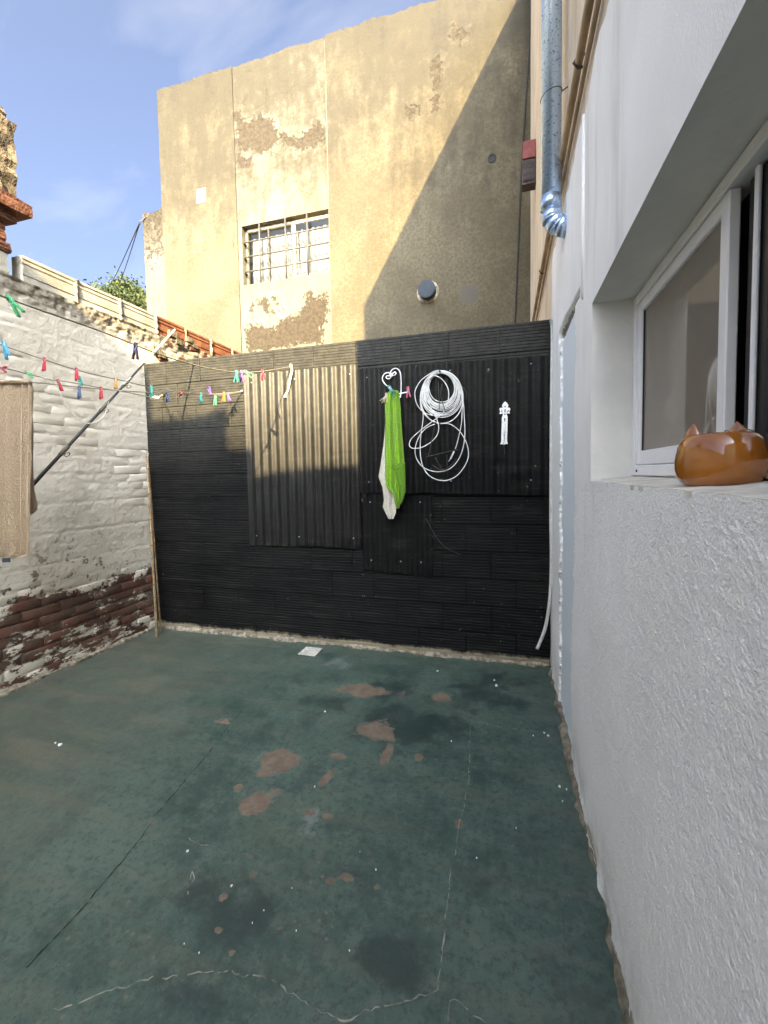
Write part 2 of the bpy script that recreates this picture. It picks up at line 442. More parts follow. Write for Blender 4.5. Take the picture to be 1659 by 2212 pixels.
def mat_whitebrick():
    k = NT('lime_painted_brick', 0.9, 0.12)
    wc, paint = _whitewash(k)
    r = k.rnd()
    bc = k.mix(r, (.080,.033,.025), (.15,.055,.037))
    bc = k.mix(k.ramp(k.noise(14, 7, .75), .42, .62), bc, (.060,.044,.034))
    bc = k.mix(k.math('MULTIPLY', k.ramp(k.noise(6, 6, .7), .35, .65), .5), bc, (.13,.095,.075))
    c = k.mix(paint, bc, wc)
    h = k.math('ADD', k.math('MULTIPLY', k.noise(28, 5, .6), 1.0), k.math('MULTIPLY', paint, .45))
    h = k.math('ADD', h, k.math('MULTIPLY', k.noise(9, 4, .6), .8))
    return k.out(c, None, k.bump(h, .5, .007))
def mat_whitemortar():
    k = NT('lime_painted_mortar', 0.95, 0.1)
    wc, paint = _whitewash(k)
    mc = k.mix(k.ramp(k.noise(30, 4, .6), .3, .7), (.085,.062,.045), (.17,.135,.10))
    z = k.xyz()[2]
    c = k.mix(paint, mc, wc)
    top = k.math('ADD', z, k.math('MULTIPLY', k.math('SUBTRACT', k.noise(8, 5, .7), .5), .16))
    c = k.mix(k.math('MULTIPLY', k.ramp(top, 2.50, 2.60), .85), c, k.mix(k.ramp(k.noise(30, 5, .7), .35, .65), (.06,.050,.036), (.19,.165,.12)))
    h = k.math('ADD', k.math('MULTIPLY', k.noise(28, 5, .6), 1.0), k.math('MULTIPLY', k.noise(7, 4, .6), 1.4))
    return k.out(c, None, k.bump(h, .6, .009))
def mat_black(name, fade=1.0, chalk_sunlift=.62, r0=.50, r1=.62, spec=.10):
    k = NT(name, 0.55, spec)
    c = k.mix(k.ramp(k.noise(3, 5, .6), .3, .7), (.0045,.0045,.0048), (.0085,.0085,.0085))
    dst = k.noise(1.0, 5, .65, k.pos('world', (3, 1, 30)))
    c = k.mix(k.math('MULTIPLY', k.ramp(dst, .5, .75), .55), c, (.032,.030,.027))
    z = k.xyz()[2]
    sp = k.math('MULTIPLY', k.ramp(k.noise(30, 5, .7), .66, .70), k.ramp(k.noise(1.6, 2, .5), .42, .62))
    dr_ = k.math('MULTIPLY', k.ramp(k.noise(1.0, 3, .6, k.pos('world', (85, 85, 4))), .73, .76), k.ramp(k.noise(1.3, 2, .5), .5, .62))
    sp = k.math('MAXIMUM', sp, dr_)
    c = k.mix(k.math('MULTIPLY', sp, .7), c, (.33,.31,.27))
    bt = k.math('MULTIPLY', k.ramp(k.math('ADD', z, k.math('MULTIPLY', k.noise(9, 5, .7), .10)), .115, .085), .8)
    c = k.mix(bt, c, (.27,.23,.17))
    # upper courses coloured paler: some chalky fading, strengthened to brighten the sun patch
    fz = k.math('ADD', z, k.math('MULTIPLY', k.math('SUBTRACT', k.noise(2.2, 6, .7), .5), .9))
    c = k.mix(k.math('MULTIPLY', k.ramp(fz, 1.25, 2.15), chalk_sunlift), c, k.mix(k.ramp(k.noise(24, 5, .7), .35, .65), (.034,.0335,.031), (.058,.0575,.052)))
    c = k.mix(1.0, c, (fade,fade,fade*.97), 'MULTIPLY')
    r = k.ramp(k.noise(7, 4, .6), .3, .7, r0, r1)
    return k.out(c, r, k.bump(k.noise(90, 4, .6), .4, .003))

M = {}
M['stucco'] = mat_stucco(); M['reveal'] = mat_smoothpaint(); M['peach'] = mat_peach()
M['yellow'] = mat_yellow('yellow_render', (.070,.058,.038), (.098,.083,.055))
M['cream'] = mat_yellow('cream_render', (.104,.091,.064), (.130,.116,.084), 1.0, .5)
M['floor'] = mat_floor(); M['wbrick'] = mat_whitebrick(); M['wmortar'] = mat_whitemortar()
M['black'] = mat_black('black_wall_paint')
M['blacksheet'] = mat_black('black_sheet_paint', 1.0, .22, .42, .54, .10); M['sunlitsheet'] = mat_black('sunlit_black_sheet_paint', 1.0, .55, .36, .46, .28)  # half-sunlit left sheet has its own copy, coloured paler to brighten its sunlight
M['mortar'] = plain('old_mortar', (.19,.165,.125), .95, .1, .45, 14, .012, 60, space='world')
M['terracotta'] = plain('terracotta', (.20,.078,.042), .85, .15, .3, 12, .006, 80, space='world')
M['whitetile'] = plain('white_painted_clay', (.33,.305,.25), .8, .2, .2, 8, .005, 70, space='world')
M['brick'] = plain('weathered_brick', (.125,.055,.036), .9, .12, .4, 14, .014, 50, space='world')
M['rough_plaster'] = plain('rough_plaster', (.115,.092,.064), .95, .1, .45, 9, .03, 22, space='world')
M['white_pvc'] = plain('white_window_profile', (.80,.80,.80), .35, .45, .03, 10)
M['white_paint'] = plain('white_metal_paint', (.74,.74,.73), .45, .4, .12, 60)
M['black_gasket'] = plain('black_profile', (.012,.012,.013), .45, .4, .2, 20)
M['grey_wall'] = plain('grey_room_paint', (.30,.30,.29), .8, .2, .06, 3)
M['dark'] = plain('dark_void', (.02,.02,.02), .8, .2, .2, 5)
M['line'] = plain('weathered_line', (.20,.175,.135), .8, .2, .25, 90)
M['rope'] = plain('pale_line', (.50,.46,.38), .8, .2, .2, 90)
M['darkline'] = plain('dark_line', (.10,.085,.065), .7, .2, .2, 60)
M['cable'] = plain('white_cable', (.66,.66,.64), .45, .4, .08, 30)
M['blackcable'] = plain('black_cable', (.012,.012,.012), .6, .3, .2, 30)
M['iron'] = plain('grille_iron', (.045,.040,.034), .6, .35, .3, 40)
M['greyplastic'] = plain('grey_plastic', (.030,.037,.046), .65, .15, .1, 12)
M['bamboo'] = plain('bamboo', (.24,.155,.085), .6, .3, .35, 18)
M['concrete'] = plain('far_ground', (.16,.14,.11), .95, .1, .3, .5, space='world')
M['rearwall'] = plain('rear_house_render', (.62,.58,.50), .9, .15, .12, 2, space='world')
def mat_glass(name, tint=(.9,.93,.92), refl=.06, dull=0.0):
    k = NT(name); t = k.t
    for n in list(t.nodes): t.nodes.remove(n)
    o = t.nodes.new('ShaderNodeOutputMaterial'); tr = t.nodes.new('ShaderNodeBsdfTransparent'); gl = t.nodes.new('ShaderNodeBsdfGlossy')
    fr = t.nodes.new('ShaderNodeFresnel'); fr.inputs['IOR'].default_value = 1.5
    mx = t.nodes.new('ShaderNodeMixShader'); tr.inputs['Color'].default_value = (*tint, 1)
    gl.inputs['Roughness'].default_value = .02
    t.links.new(fr.outputs[0], mx.inputs[0]); t.links.new(tr.outputs[0], mx.inputs[1]); t.links.new(gl.outputs[0], mx.inputs[2])
    last = mx.outputs[0]
    if dull:
        df = t.nodes.new('ShaderNodeBsdfDiffuse'); df.inputs['Color'].default_value = (.25,.212,.17,1)  # brown film: reflection on the pane painted as diffuse colour
        ns = t.nodes.new('ShaderNodeTexNoise'); ns.inputs['Scale'].default_value = 3.5; ns.inputs['Detail'].default_value = 5; ns.inputs['Distortion'].default_value = 1.2
        tc = t.nodes.new('ShaderNodeTexCoord'); t.links.new(tc.outputs['Object'], ns.inputs['Vector'])
        mr = t.nodes.new('ShaderNodeMapRange'); mr.inputs['To Min'].default_value = dull*.75; mr.inputs['To Max'].default_value = dull*1.25
        t.links.new(ns.outputs['Fac'], mr.inputs['Value'])
        m2 = t.nodes.new('ShaderNodeMixShader'); t.links.new(mr.outputs[0], m2.inputs[0])
        t.links.new(last, m2.inputs[1]); t.links.new(df.outputs[0], m2.inputs[2]); last = m2.outputs[0]
    t.links.new(last, o.inputs['Surface'])
    return k.m
M['glass'] = mat_glass('window_glass'); M['reflectglass'] = mat_glass('glass_painted_reflection', (.6,.6,.58), .06, .80)
def mat_galv():
    k = NT('galvanised_steel', .34, .5); k.b.inputs['Metallic'].default_value = .9
    P = k.pos()
    v = k.voro(55, k.mix(.1, P, k.n('ShaderNodeTexNoise').outputs['Color']))
    c = k.mix(k.ramp(v, .1, .5), (.33,.48,.68), (.50,.66,.86))
    sp = k.ramp(k.noise(75, 3, .6), .60, .66)
    c = k.mix(k.math('MULTIPLY', sp, .75), c, (.10,.11,.12))
    r = k.mix(sp, (.30,.30,.30), (.6,.6,.6))
    return k.out(c, r, k.bump(k.noise(20, 3, .6), .2, .004))
M['galv'] = mat_galv()
def mat_towel(name, col, sc=1.0, lo=.60, hi=1.25):
    k = NT(name, .95, .05); k.b.inputs['Sheen Weight'].default_value = .25
    P = k.pos()
    g = k.noise(150*sc, 3, .65); g2 = k.noise(60*sc, 3, .6)
    c = k.mix(k.ramp(g, .3, .7), tuple(v*lo for v in col), tuple(min(1, v*hi) for v in col))
    return k.out(c, None, k.bump(k.math('ADD', g, g2), 1.0, .012))
M['green_towel'] = mat_towel('green_terry', (.17,.38,.016), 1.0, .74, 1.16)
M['green_inner'] = mat_towel('green_terry_underside', (.085,.23,.010), 1.0, .74, 1.16)
M['pale_towel'] = mat_towel('pale_linen', (.50,.46,.385), .7, .85, 1.1)
M['beige_towel'] = mat_towel('beige_terry', (.50,.36,.235), 1.6, .84, 1.12)
def mat_glaze():
    k = NT('caramel_glaze', .08, .6)
    P = k.pos('object')
    c = k.mix(k.ramp(k.noise(11, 4, .6, P), .3, .7), (.30,.085,.011), (.38,.125,.019))
    k.b.inputs['Coat Weight'].default_value = .6; k.b.inputs['Coat Roughness'].default_value = .04
    return k.out(c, None, k.bump(k.noise(16, 2, .5, P), .25, .006))
M['glaze'] = mat_glaze()

D_BACK, D_NEAR_X, D_LEFT, D_HOUSE = 3.06, 0.29, -3.06, 5.84

# ================================================================== ground and floor
tag(obj('ground', [(-400,-400,-.05),(400,-400,-.05),(400,400,-.05),(-400,400,-.05)], [(0,1,2,3)], M['concrete']), kind='structure')

def build_floor():
    us = np.concatenate([np.linspace(-3.2, -2.6, 30)[:-1], np.linspace(-2.6, .32, 300)])
    vs = np.concatenate([np.linspace(-5.4, .55, 55)[:-1], np.linspace(.55, 3.08, 300)])
    U, V = np.meshgrid(us, vs, indexing='ij')
    Z = (fbm(U*1.3, V*1.3, 3)-.5)*.006
    Z = Z*sstep(3.06, 2.8, V)
    P = np.stack([U, V, Z], -1)
    def ell(lst, soft=1.0, rag_=1.0, sz=.66):
        a = np.zeros(U.shape)
        for (px, py, rx, ry, s) in lst:
            c = at(px, py, 2, 0); ex = abs(at(px+rx*sz, py, 2, 0).x - c.x); ey = abs(at(px, py-ry*sz, 2, 0).y - c.y)
            d = np.sqrt(((U-c.x)/ex)**2 + ((V-c.y)/ey)**2)
            d = d + (fbm(U*11+px, V*11, 51, 5)-.5)*2.2*rag_ + (fbm(U*4.5+py, V*4.5, 52, 3)-.5)*1.6*rag_
            a = np.maximum(a, s*sstep(2.1*soft, .1/soft, d))
        return a
    bare = ell([(790,1492,52,15,1),(735,1490,26,6,.7),(812,1578,46,22,1),(845,1598,18,8,.8),(598,1648,44,30,1),(575,1668,24,14,.9),
                (548,1738,54,34,1.05),(592,1706,24,12,.8),(955,1505,20,11,.95),(748,1893,26,16,.95),(714,1904,14,10,.9),(484,1938,15,18,.9),
                (835,1630,11,24,.9),(735,1634,28,8,.85),(705,1680,13,18,.8),(905,1634,14,12,.7),(992,1778,9,11,.9),(514,1700,16,12,.7),
                (638,1912,18,14,.75),(480,1560,34,10,.8),(470,2010,12,10,.8),(535,1850,26,14,.62),(668,1755,16,12,.6),(700,1762,26,10,.7),(815,1915,16,18,.8),
                (548,1890,14,16,.7),(605,2005,12,10,.8),(500,2060,14,12,.75),(870,1500,9,14,.7),(330,1775,14,12,.65)])
    dark = ell([(880,1570,110,52,1),(865,1488,60,26,1),(845,2092,80,60,1.05),(482,1985,100,90,.95),(1062,1490,80,34,.95),(690,1512,60,18,.8),
                (785,1895,70,36,.8),(300,1975,60,70,.6),(440,2175,110,50,.75),(180,2090,90,50,.55),(960,1560,60,40,.6),(1100,1620,30,60,.5),(400,1750,30,16,.7),(560,1545,20,8,.7)], 1.25, 1.5)
    pale = ell([(672,1768,26,52,.75),(735,1432,60,16,.7),(610,1425,60,14,.55),(560,1640,14,40,.6),(470,1720,16,50,.55),(120,1670,110,40,.45),(600,1640,200,80,.25),
                (1120,1485,60,14,.6),(840,1640,40,30,.45),(1160,1560,30,60,.45),(415,1900,14,60,.5),(680,1800,14,30,.6)])
    worn_veil = sstep(-1.2, -2.6, U)*(.55+.45*fbm(U*.9, V*.9, 11)) + .18  # left side: worn paint plus brown-grey lens veil painted into the colour
    o = slab('floor', us, vs, P, (0,0,-.06), [M['floor']], None, attrs={'bare':bare,'dark':dark,'pale':pale,'worn_veil':worn_veil})
    tag(o, kind='structure')
    # cracks: narrow filled lines lying on the paint
    mc = plain('crack_filler', (.22,.215,.185), .9, .1, .5, 25, space='world')
    md = plain('crack_gap', (.020,.024,.022), .9, .1, .5, 25, space='world')
    def crack(pts, w, mat, jag=.006, z=.004, gap=.12):
        P0 = [at(x, y, 2, 0) for x, y in pts]; L = []
        for a, b in zip(P0, P0[1:]):
            n = max(2, int((b-a).length/.012))
            L += [a.lerp(b, i/n) for i in range(n)]
        L.append(P0[-1]); v = []; f = []
        rg = random.Random(int(pts[0][0]))
        off = 0
        for i, p in enumerate(L):
            t = (L[min(i+1,len(L)-1)]-L[max(i-1,0)]).normalized(); s = Vector((-t.y, t.x, 0))
            off = off*.55 + rg.uniform(-jag, jag) + (float(fbm(p.x*9, p.y*9, 77))-.5)*jag*3*.45
            ww = w*rg.uniform(.12, 1.0)
            zz = z + (fbm(p.x*1.3, p.y*1.3, 3)-.5)*.006*float(sstep(3.06, 2.8, p.y))
            q = p + s*off
            v += [(q.x-s.x*ww, q.y-s.y*ww, float(zz)), (q.x+s.x*ww, q.y+s.y*ww, float(zz))]
            if i and rg.random() > gap: f.append((2*i-2, 2*i-1, 2*i+1, 2*i))
        obj('crack', v, f, mat, o)
    z_ = .0025
    crack([(115,2185),(180,2170),(262,2140),(330,2115),(405,2108),(470,2105),(545,2112),(590,2135),(640,2160),(705,2195),(745,2212),(770,2196),(830,2172),(900,2163),(945,2140)], .0026, mc, .006, z_)
    crack([(945,2140),(955,2060),(962,1990),(975,1880)], .0026, mc, .002, z_)
    crack([(982,1850),(988,1800),(1003,1740),(1012,1680),(1015,1600),(1018,1555)], .0018, mc, .003, z_)
    crack([(965,2212),(972,2165),(990,2160),(1010,2185),(1050,2212)], .0026, mc, .004, z_)
    crack([(1018,1557),(1080,1572),(1150,1580),(1215,1582)], .0016, mc, .005, z_)
    crack([(55,2090),(160,1985),(290,1830),(330,1775)], .0026, md, .003, z_)
    crack([(330,1770),(400,1685),(470,1605)], .0018, md, .003, z_)
    crack([(478,1590),(500,1560),(530,1530),(565,1500),(610,1445)], .0014, md, .004, z_)
    crack([(405,1935),(415,1880),(418,1900),(404,1925)], .0022, mc, .003, z_)
    crack([(410,1810),(430,1825),(455,1828)], .002, mc, .004, z_)
    return o
floor = build_floor()

# ================================================================== the white house on the right (wall, window, room)
house = thing('white_house', 'white stuccoed house wall with a sliding window, right of the yard', 'house', (D_NEAR_X, 0, 0))
house_off = Vector((-D_NEAR_X, 0, 0))
def inhouse(o): o.location = o.location + house_off; return o
WY0, WY1, WZ0, WZ1 = 0.36, 1.672, 1.312, 1.936
def build_housewall():
    us = np.unique(np.concatenate([np.linspace(-1.38, .36, 24), np.linspace(.36, .56, 20), np.linspace(.56, 1.672, 340), np.linspace(1.672, 3.062, 230)]))
    vs = np.unique(np.concatenate([np.linspace(0, 1.312, 390), np.linspace(1.312, 1.936, 84), np.linspace(1.936, 2.72, 100)]))
    U, V = np.meshgrid(us, vs, indexing='ij')
    n1 = (fbm(V*9, V*0+1.3, 5, 5)-.5); n2 = (fbm(V*9, V*0+7.7, 9, 5)-.5)
    yl = 2.56 + n1*.10                                  # far ragged edge of the pale blue strip
    yr = 2.045 + n2*.10 + .05*sstep(1.2, .2, V)         # near ragged edge
    top = 2.10 + (U-2.3)*.10 + (fbm(U*12, V*0, 8)-.5)*.05
    ins = sstep(-.006, .006, yl-U)*sstep(-.006, .006, U-yr)*sstep(-.006, .006, top-V)
    edge = np.exp(-((U-yl)/.022)**2) + np.exp(-((U-yr)/.020)**2)*.8
    edge = edge*sstep(2.16, 2.06, V)
    lump = fbm(U*48, V*48, 2, 4)
    X = np.zeros(U.shape)
    X += ins*.012                                        # strip lies deeper (+x is into the wall)
    X -= edge*(lump-.40)*.018
    # chipped diagonal channel at the top of the strip
    g0 = at(1252,632,0,D_NEAR_X); g1 = at(1208,728,0,D_NEAR_X)
    dx, dz = g1.y-g0.y, g1.z-g0.z; L2 = dx*dx+dz*dz
    t = np.clip(((U-g0.y)*dx+(V-g0.z)*dz)/L2, 0, 1)
    dd = np.hypot(U-g0.y-t*dx, V-g0.z-t*dz)
    gw = .016+.03*sstep(.2, .7, t)*fbm(U*25, V*25, 12)
    chipd = sstep(gw*1.3, gw*.5, dd)
    X += chipd*.030*(.4+lump)
    # lumpy skim at the foot, gentle hand-trowelled waviness everywhere
    foot = sstep(.09, .0, V)
    X -= foot*(fbm(U*16, V*30, 21, 5)-.40)*.022
    X += (fbm(U*2.2, V*2.2, 14)-.5)*.010*sstep(3.06, 2.9, U)
    gr_ = sstep(1.75, 1.25, V)*(1-.75*ins)
    X += (fbm(U*165, V*165, 15, 2)-.5)*.0024*gr_ + (fbm(U*75, V*75, 18, 2)-.5)*.0016*gr_ + (fbm(U*9+V*4, V*9-U*3, 16, 3)-.5)*.002*gr_
    win = sstep(.05, .0, np.maximum(np.maximum(WY0-U, U-WY1), np.maximum(WZ0-V, V-WZ1)))
    X = X*(1-.85*win)
    blue = ins*(.75+.25*fbm(U*3, V*3, 6))
    chip = np.clip(chipd*.75 + edge*sstep(.48, .7, lump)*.55 + foot*sstep(.45, .65, fbm(U*14, V*40, 33))*.75, 0, 1)
    # the ragged top edge where the white coat stops
    Vt = V + sstep(2.5, 2.72, V)*(fbm(U*5, U*0, 41)-.5)*.10
    P = np.stack([X, U, Vt], -1)
    slab('lower_wall', us, vs, P, (.138, 0, 0), [M['stucco'], M['reveal']], house, (WY0, WY1, WZ0, WZ1), {'blue':blue, 'chip':chip})
build_housewall()
def pslab(name, y0, y1, z0, z1, x, mat, parent, ny=60, nz=60, amp=.006, back=.12):
    us = np.linspace(y0, y1, ny); vs = np.linspace(z0, z1, nz)
    U, V = np.meshgrid(us, vs, indexing='ij')
    X = x + (fbm(U*1.7, V*1.7, 5)-.5)*amp
    return slab(name, us, vs, np.stack([X, U, V], -1), (back, 0, 0), [mat], parent)
pslab('upper_wall', -1.38, 5.95, 2.665, 7.45, .006, M['peach'], house, 90, 60)
pslab('far_wall', 3.064, 5.95, 0, 2.664, .004, M['peach'], house, 50, 40)
inhouse(box('end_wall', D_NEAR_X+.13, 4.5, -1.375, -1.2, 0, 7.44, M['stucco'], house))
inhouse(box('roof', D_NEAR_X+.05, 4.5, -1.36, 5.84, 7.30, 7.43, M['concrete'], house))
# room behind the window
mb = MB()
mb.box(.43, 3.4, 2.9, 3.0, 0, 2.66).box(3.4, 3.5, -1.2, 3.0, 0, 2.66).box(.43, 3.4, -1.2, 2.9, 2.58, 2.66).box(.43, 3.4, -1.2, 2.9, 0, .03)
o = mb.build('room_lining', M['grey_wall'], house); inhouse(o)
mb = MB()
mb.box(.43, .47, -1.19, WY0-.01, .04, 2.57).box(.43, .47, WY1+.03, 2.89, .04, 2.57).box(.43, .47, WY0-.01, WY1+.03, .04, WZ0-.03).box(.43, .47, WY0-.01, WY1+.03, WZ1+.03, 2.57)
o = mb.build('inner_wall', M['grey_wall'], house); inhouse(o)
# sill
us = np.linspace(0.2925, .45, 12); vs = np.linspace(WY0+.002, WY1-.002, 70)
U, V = np.meshgrid(us, vs, indexing='ij')
Zs = 1.3135 + (U-.29)*.10 + (fbm(U*30, V*14, 3)-.5)*.004
Us = U - (1-sstep(.2925, .305, U))*(fbm(V*30, V*0, 9)-.3)*.007
M['sill'] = plain('sill_screed', (.60,.56,.49), .85, .15, .2, 10, .005, 50, space='world')
o = slab('window_sill', us, vs, np.stack([Us, V, Zs], -1), (0,0,-.012), [M['sill']], house); inhouse(o)
# frame, sashes
FX0, FX1 = .420, .475
ZF0, ZF1 = 1.330, 1.934
mb = MB()
fr = box('window_frame', FX0, FX1, WY1-.032, WY1-.002, ZF0, ZF1, M['white_pvc'], house, .003); inhouse(fr)
def fpart(name, y0, y1, z0, z1, x0=FX0, x1=FX1, mat='white_pvc', par=None):
    o = box(name, x0-D_NEAR_X, x1-D_NEAR_X, y0, y1, z0, z1, M[mat], house, .003)
    return o
fpart('top_rail', WY0+.002, WY1-.033, ZF1-.030, ZF1)
fpart('bottom_rail', WY0+.002, WY1-.033, ZF0, ZF0+.034)
slot = box('drain_slot', FX0-.001-D_NEAR_X, FX0+.004-D_NEAR_X, WY1-.072, WY1-.056, ZF0+.012, ZF0+.020, M['black_gasket'], house)
def sash(y0, y1, x0, x1, mat, glass, st=.042, z0=ZF0+.036, z1=ZF1-.032):
    s = box('sash', x0-D_NEAR_X, x1-D_NEAR_X, y1-st, y1, z0, z1, M[mat], house, .004)
    rel = -s.location
    def sub(nm, a, b, c, d, e, f_, m_, bev=.003):
        q = box(nm, a-D_NEAR_X, b-D_NEAR_X, c, d, e, f_, M[m_], s, bev); q.location = q.location + rel; return q
    sub('stile', x0, x1, y0, y0+st*.8, z0, z1, mat)
    sub('sash_rail', x0+.001, x1-.001, y0+st*.8, y1-st, z0, z0+.046, mat)
    sub('sash_rail', x0+.001, x1-.001, y0+st*.8, y1-st, z1-.034, z1, mat)
    xm = (x0+x1)/2
    q = link('pane', mesh('pane', [(xm,y0+.02,z0+.03),(xm,y1-.02,z0+.03),(xm,y1-.02,z1-.03),(xm,y0+.02,z1-.03)], [(0,1,2,3)], M[glass]), s)
    q.location = house_off + rel
    sub('gasket', xm-.004, xm+.004, y1-st-.004, y1-st+.001, z0+.046, z1-.034, 'black_gasket', 0)
    return s
sash(1.028, WY1-.034, .424, .446, 'white_pvc', 'reflectglass')
sash(WY0+.034, 1.012, .450, .472, 'black_gasket', 'glass', .075)
fpart('meeting_strip', .962, .974, ZF0+.036, ZF1-.032, .440, .449, 'white_pvc')
# a few things seen dimly in the room
def at_room(x, y): return at(x, y, 1, 2.88)
a, b = at_room(1632, 662), at_room(1700, 762)
pic = thing('wall_cabinet', 'black boxy appliance seen through the right window pane', 'appliance', ((a.x+b.x)/2, 2.88, (a.z+b.z)/2))
w2, h2 = abs(b.x-a.x)/2, abs(a.z-b.z)/2
link('case', bbox_mesh('case', (w2*2, .10, h2*2), M['black_gasket'], .01, 2), pic, (0, -.052, 0))
link('door_panel', bbox_mesh('door_panel', (w2*1.6, .012, h2*1.5), M['greyplastic'], .004), pic, (0, -.108, 0))
a, b = at_room(1646, 480), at_room(1720, 618)
cb = thing('beige_cupboard', 'beige cupboard door seen through the right window pane', 'cupboard', ((a.x+b.x)/2, 2.88, (a.z+b.z)/2))
link('carcass', bbox_mesh('carcass', (abs(b.x-a.x), .16, abs(a.z-b.z)), plain('beige_laminate', (.52,.45,.36), .5, .4, .05), .004), cb, (0, -.082, 0))
link('handle', bbox_mesh('handle', (.012, .02, .12), M['galv'], .004), cb, (-abs(b.x-a.x)/2+.04, -.172, -.1))

# ================================================================== house behind the camera (casts the stepped shade)
RY = -5.4
rear = thing('rear_house', 'pale rendered house behind the yard with a stepped parapet', 'house', (0, RY, 0))
def cast(x, y, z): return (x+(y-RY)*.31, z+(y-RY)*.515)         # a point carried back along the sun's ray to the parapet
prof = [cast(-3.02,3.06,2.30), cast(-3.0,3.06,1.852), cast(-2.48,3.06,1.875), cast(-2.40,3.06,1.885), cast(-2.32,3.06,1.925), cast(-2.239,3.06,1.925),
        cast(-2.232,3.06,1.582), cast(-1.985,3.06,1.568), cast(-1.98,3.06,1.35), cast(-1.77,3.06,1.385), cast(-1.37,3.06,1.414), cast(-1.0,3.06,1.421)]
zl_ = cast(-3.06, 2.5, 2.61)[1]
x_r = prof[-1][0]; z_r = prof[-1][1]
def rearbox(name, x0, x1, z0, z1): return box(name, x0, x1, -.30, 0, z0, z1, M['rearwall'], rear)
rearbox('wall', -5.2, 8.0, 0, z_r-.12)
prof = [(-5.2, zl_), (prof[0][0]-.01, zl_)] + prof + [(8.0, z_r+.02), (8.0, z_r-.118), (-5.2, z_r-.118)]
me = poly2d('parapet', prof, [], .28, lambda a, b, t: Vector((a, -.15+t, b)), M['rearwall'])
link('parapet', me, rear)
rearbox('roof_slab', -5.2, 8.0, 3.2, 3.3).location.y -= 2.0
box('door', -1.6, -.8, .001, .03, .05, 2.1, M['white_paint'], rear)

# ================================================================== black hollow-block wall at the end of the yard
bw = thing('black_block_wall', 'black painted ribbed hollow-block wall closing the yard', 'wall', (-1.385, D_BACK, 0))
bo = Vector((1.385, -D_BACK, 0))
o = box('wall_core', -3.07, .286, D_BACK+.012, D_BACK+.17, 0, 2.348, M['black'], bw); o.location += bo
CH = 2.355/12
def rib_block(L, seed):
    rg = random.Random(seed)
    h = CH-.004; n = 9; prof = []
    for i in range(n):
        z0 = -h/2 + h*i/n; z1 = -h/2 + h*(i+1)/n; g = (z1-z0)*.20
        dpt = .0035
        prof += [(dpt, z0), (0, z0+g), (0, z1-g)]
    prof.append((.0035, h/2))
    prof[0] = (.004, -h/2); prof[-1] = (.004, h/2)
    v = []; f = []; nn = len(prof)
    xs = (-L/2, -L/2+.006, L/2-.006, L/2)
    for j, x in enumerate(xs):
        for (y, z) in prof: v.append((x, y + (.0022 if j in (0, 3) else 0), z))
    for j in range(3):
        for i in range(nn-1): f.append((j*nn+i, (j+1)*nn+i, (j+1)*nn+i+1, j*nn+i+1))
    nb = len(v)
    v += [(-L/2,.06,-h/2),(L/2,.06,-h/2),(L/2,.06,h/2),(-L/2,.06,h/2)]
    f += [(0, nb, nb+1, 3*nn), (nn-1, 4*nn-1, nb+2, nb+3)]
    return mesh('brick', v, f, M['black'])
bmesh_cache = {}
for r_ in range(12):
    x = -3.068 - (.17 if r_ % 2 else .0) + (.06 if r_ == 11 else 0)
    while x < .286:
        L = .348
        x0, x1 = max(x, -3.068), min(x+L, .286)
        if x1-x0 > .04:
            key = round(x1-x0, 3)
            if key not in bmesh_cache: bmesh_cache[key] = rib_block(key-.004, 3)
            o = link('brick', bmesh_cache[key], bw, Vector(((x0+x1)/2, D_BACK+random.uniform(-.0015,.0015), CH*(r_+.5))) + bo)
            o.rotation_euler = (random.uniform(-.006,.006), 0, random.uniform(-.004,.004))
        x += L
# crumbling mortar strip at its foot
def lumpy(name, p0, p1, r, seed, mat, parent, off=Vector((0,0,0)), flat=.6):
    n = int((p1-p0).length/.012); v = []; f = []; S = 7
    ax = (p1-p0).normalized(); sd_ = Vector((-ax.y, ax.x, 0))
    ii = np.arange(n+1)
    for i in ii:
        c = p0.lerp(p1, i/n) + off
        rr = r*max(.12, -.35 + 2.6*float(fbm(i*.09, seed, seed)))
        for k in range(S):
            a = 2*math.pi*k/S
            q = rr*(.75+.5*float(vnoise(i*.5, k*1.7, seed+3)))
            v.append(c + sd_*math.cos(a)*q + Vector((0,0,1))*math.sin(a)*q*flat)
    for i in range(n):
        for k in range(S): f.append((i*S+k, i*S+(k+1) % S, (i+1)*S+(k+1) % S, (i+1)*S+k))
    return obj(name, v, f, mat, parent, False)
M['pale_mortar'] = plain('pale_crumbling_mortar', (.25,.215,.165), .95, .1, .55, 26, .01, 90, space='world')
lumpy('mortar_skirting', Vector((-3.02,D_BACK-.004,.006)), Vector((.28,D_BACK-.004,.006)), .019, 4, M['pale_mortar'], bw, bo, .9)
lumpy('mortar_skirting', Vector((D_NEAR_X+.002,.55,.004)), Vector((D_NEAR_X+.002,3.04,.004)), .019, 9, M['mortar'], house, house_off, .8)

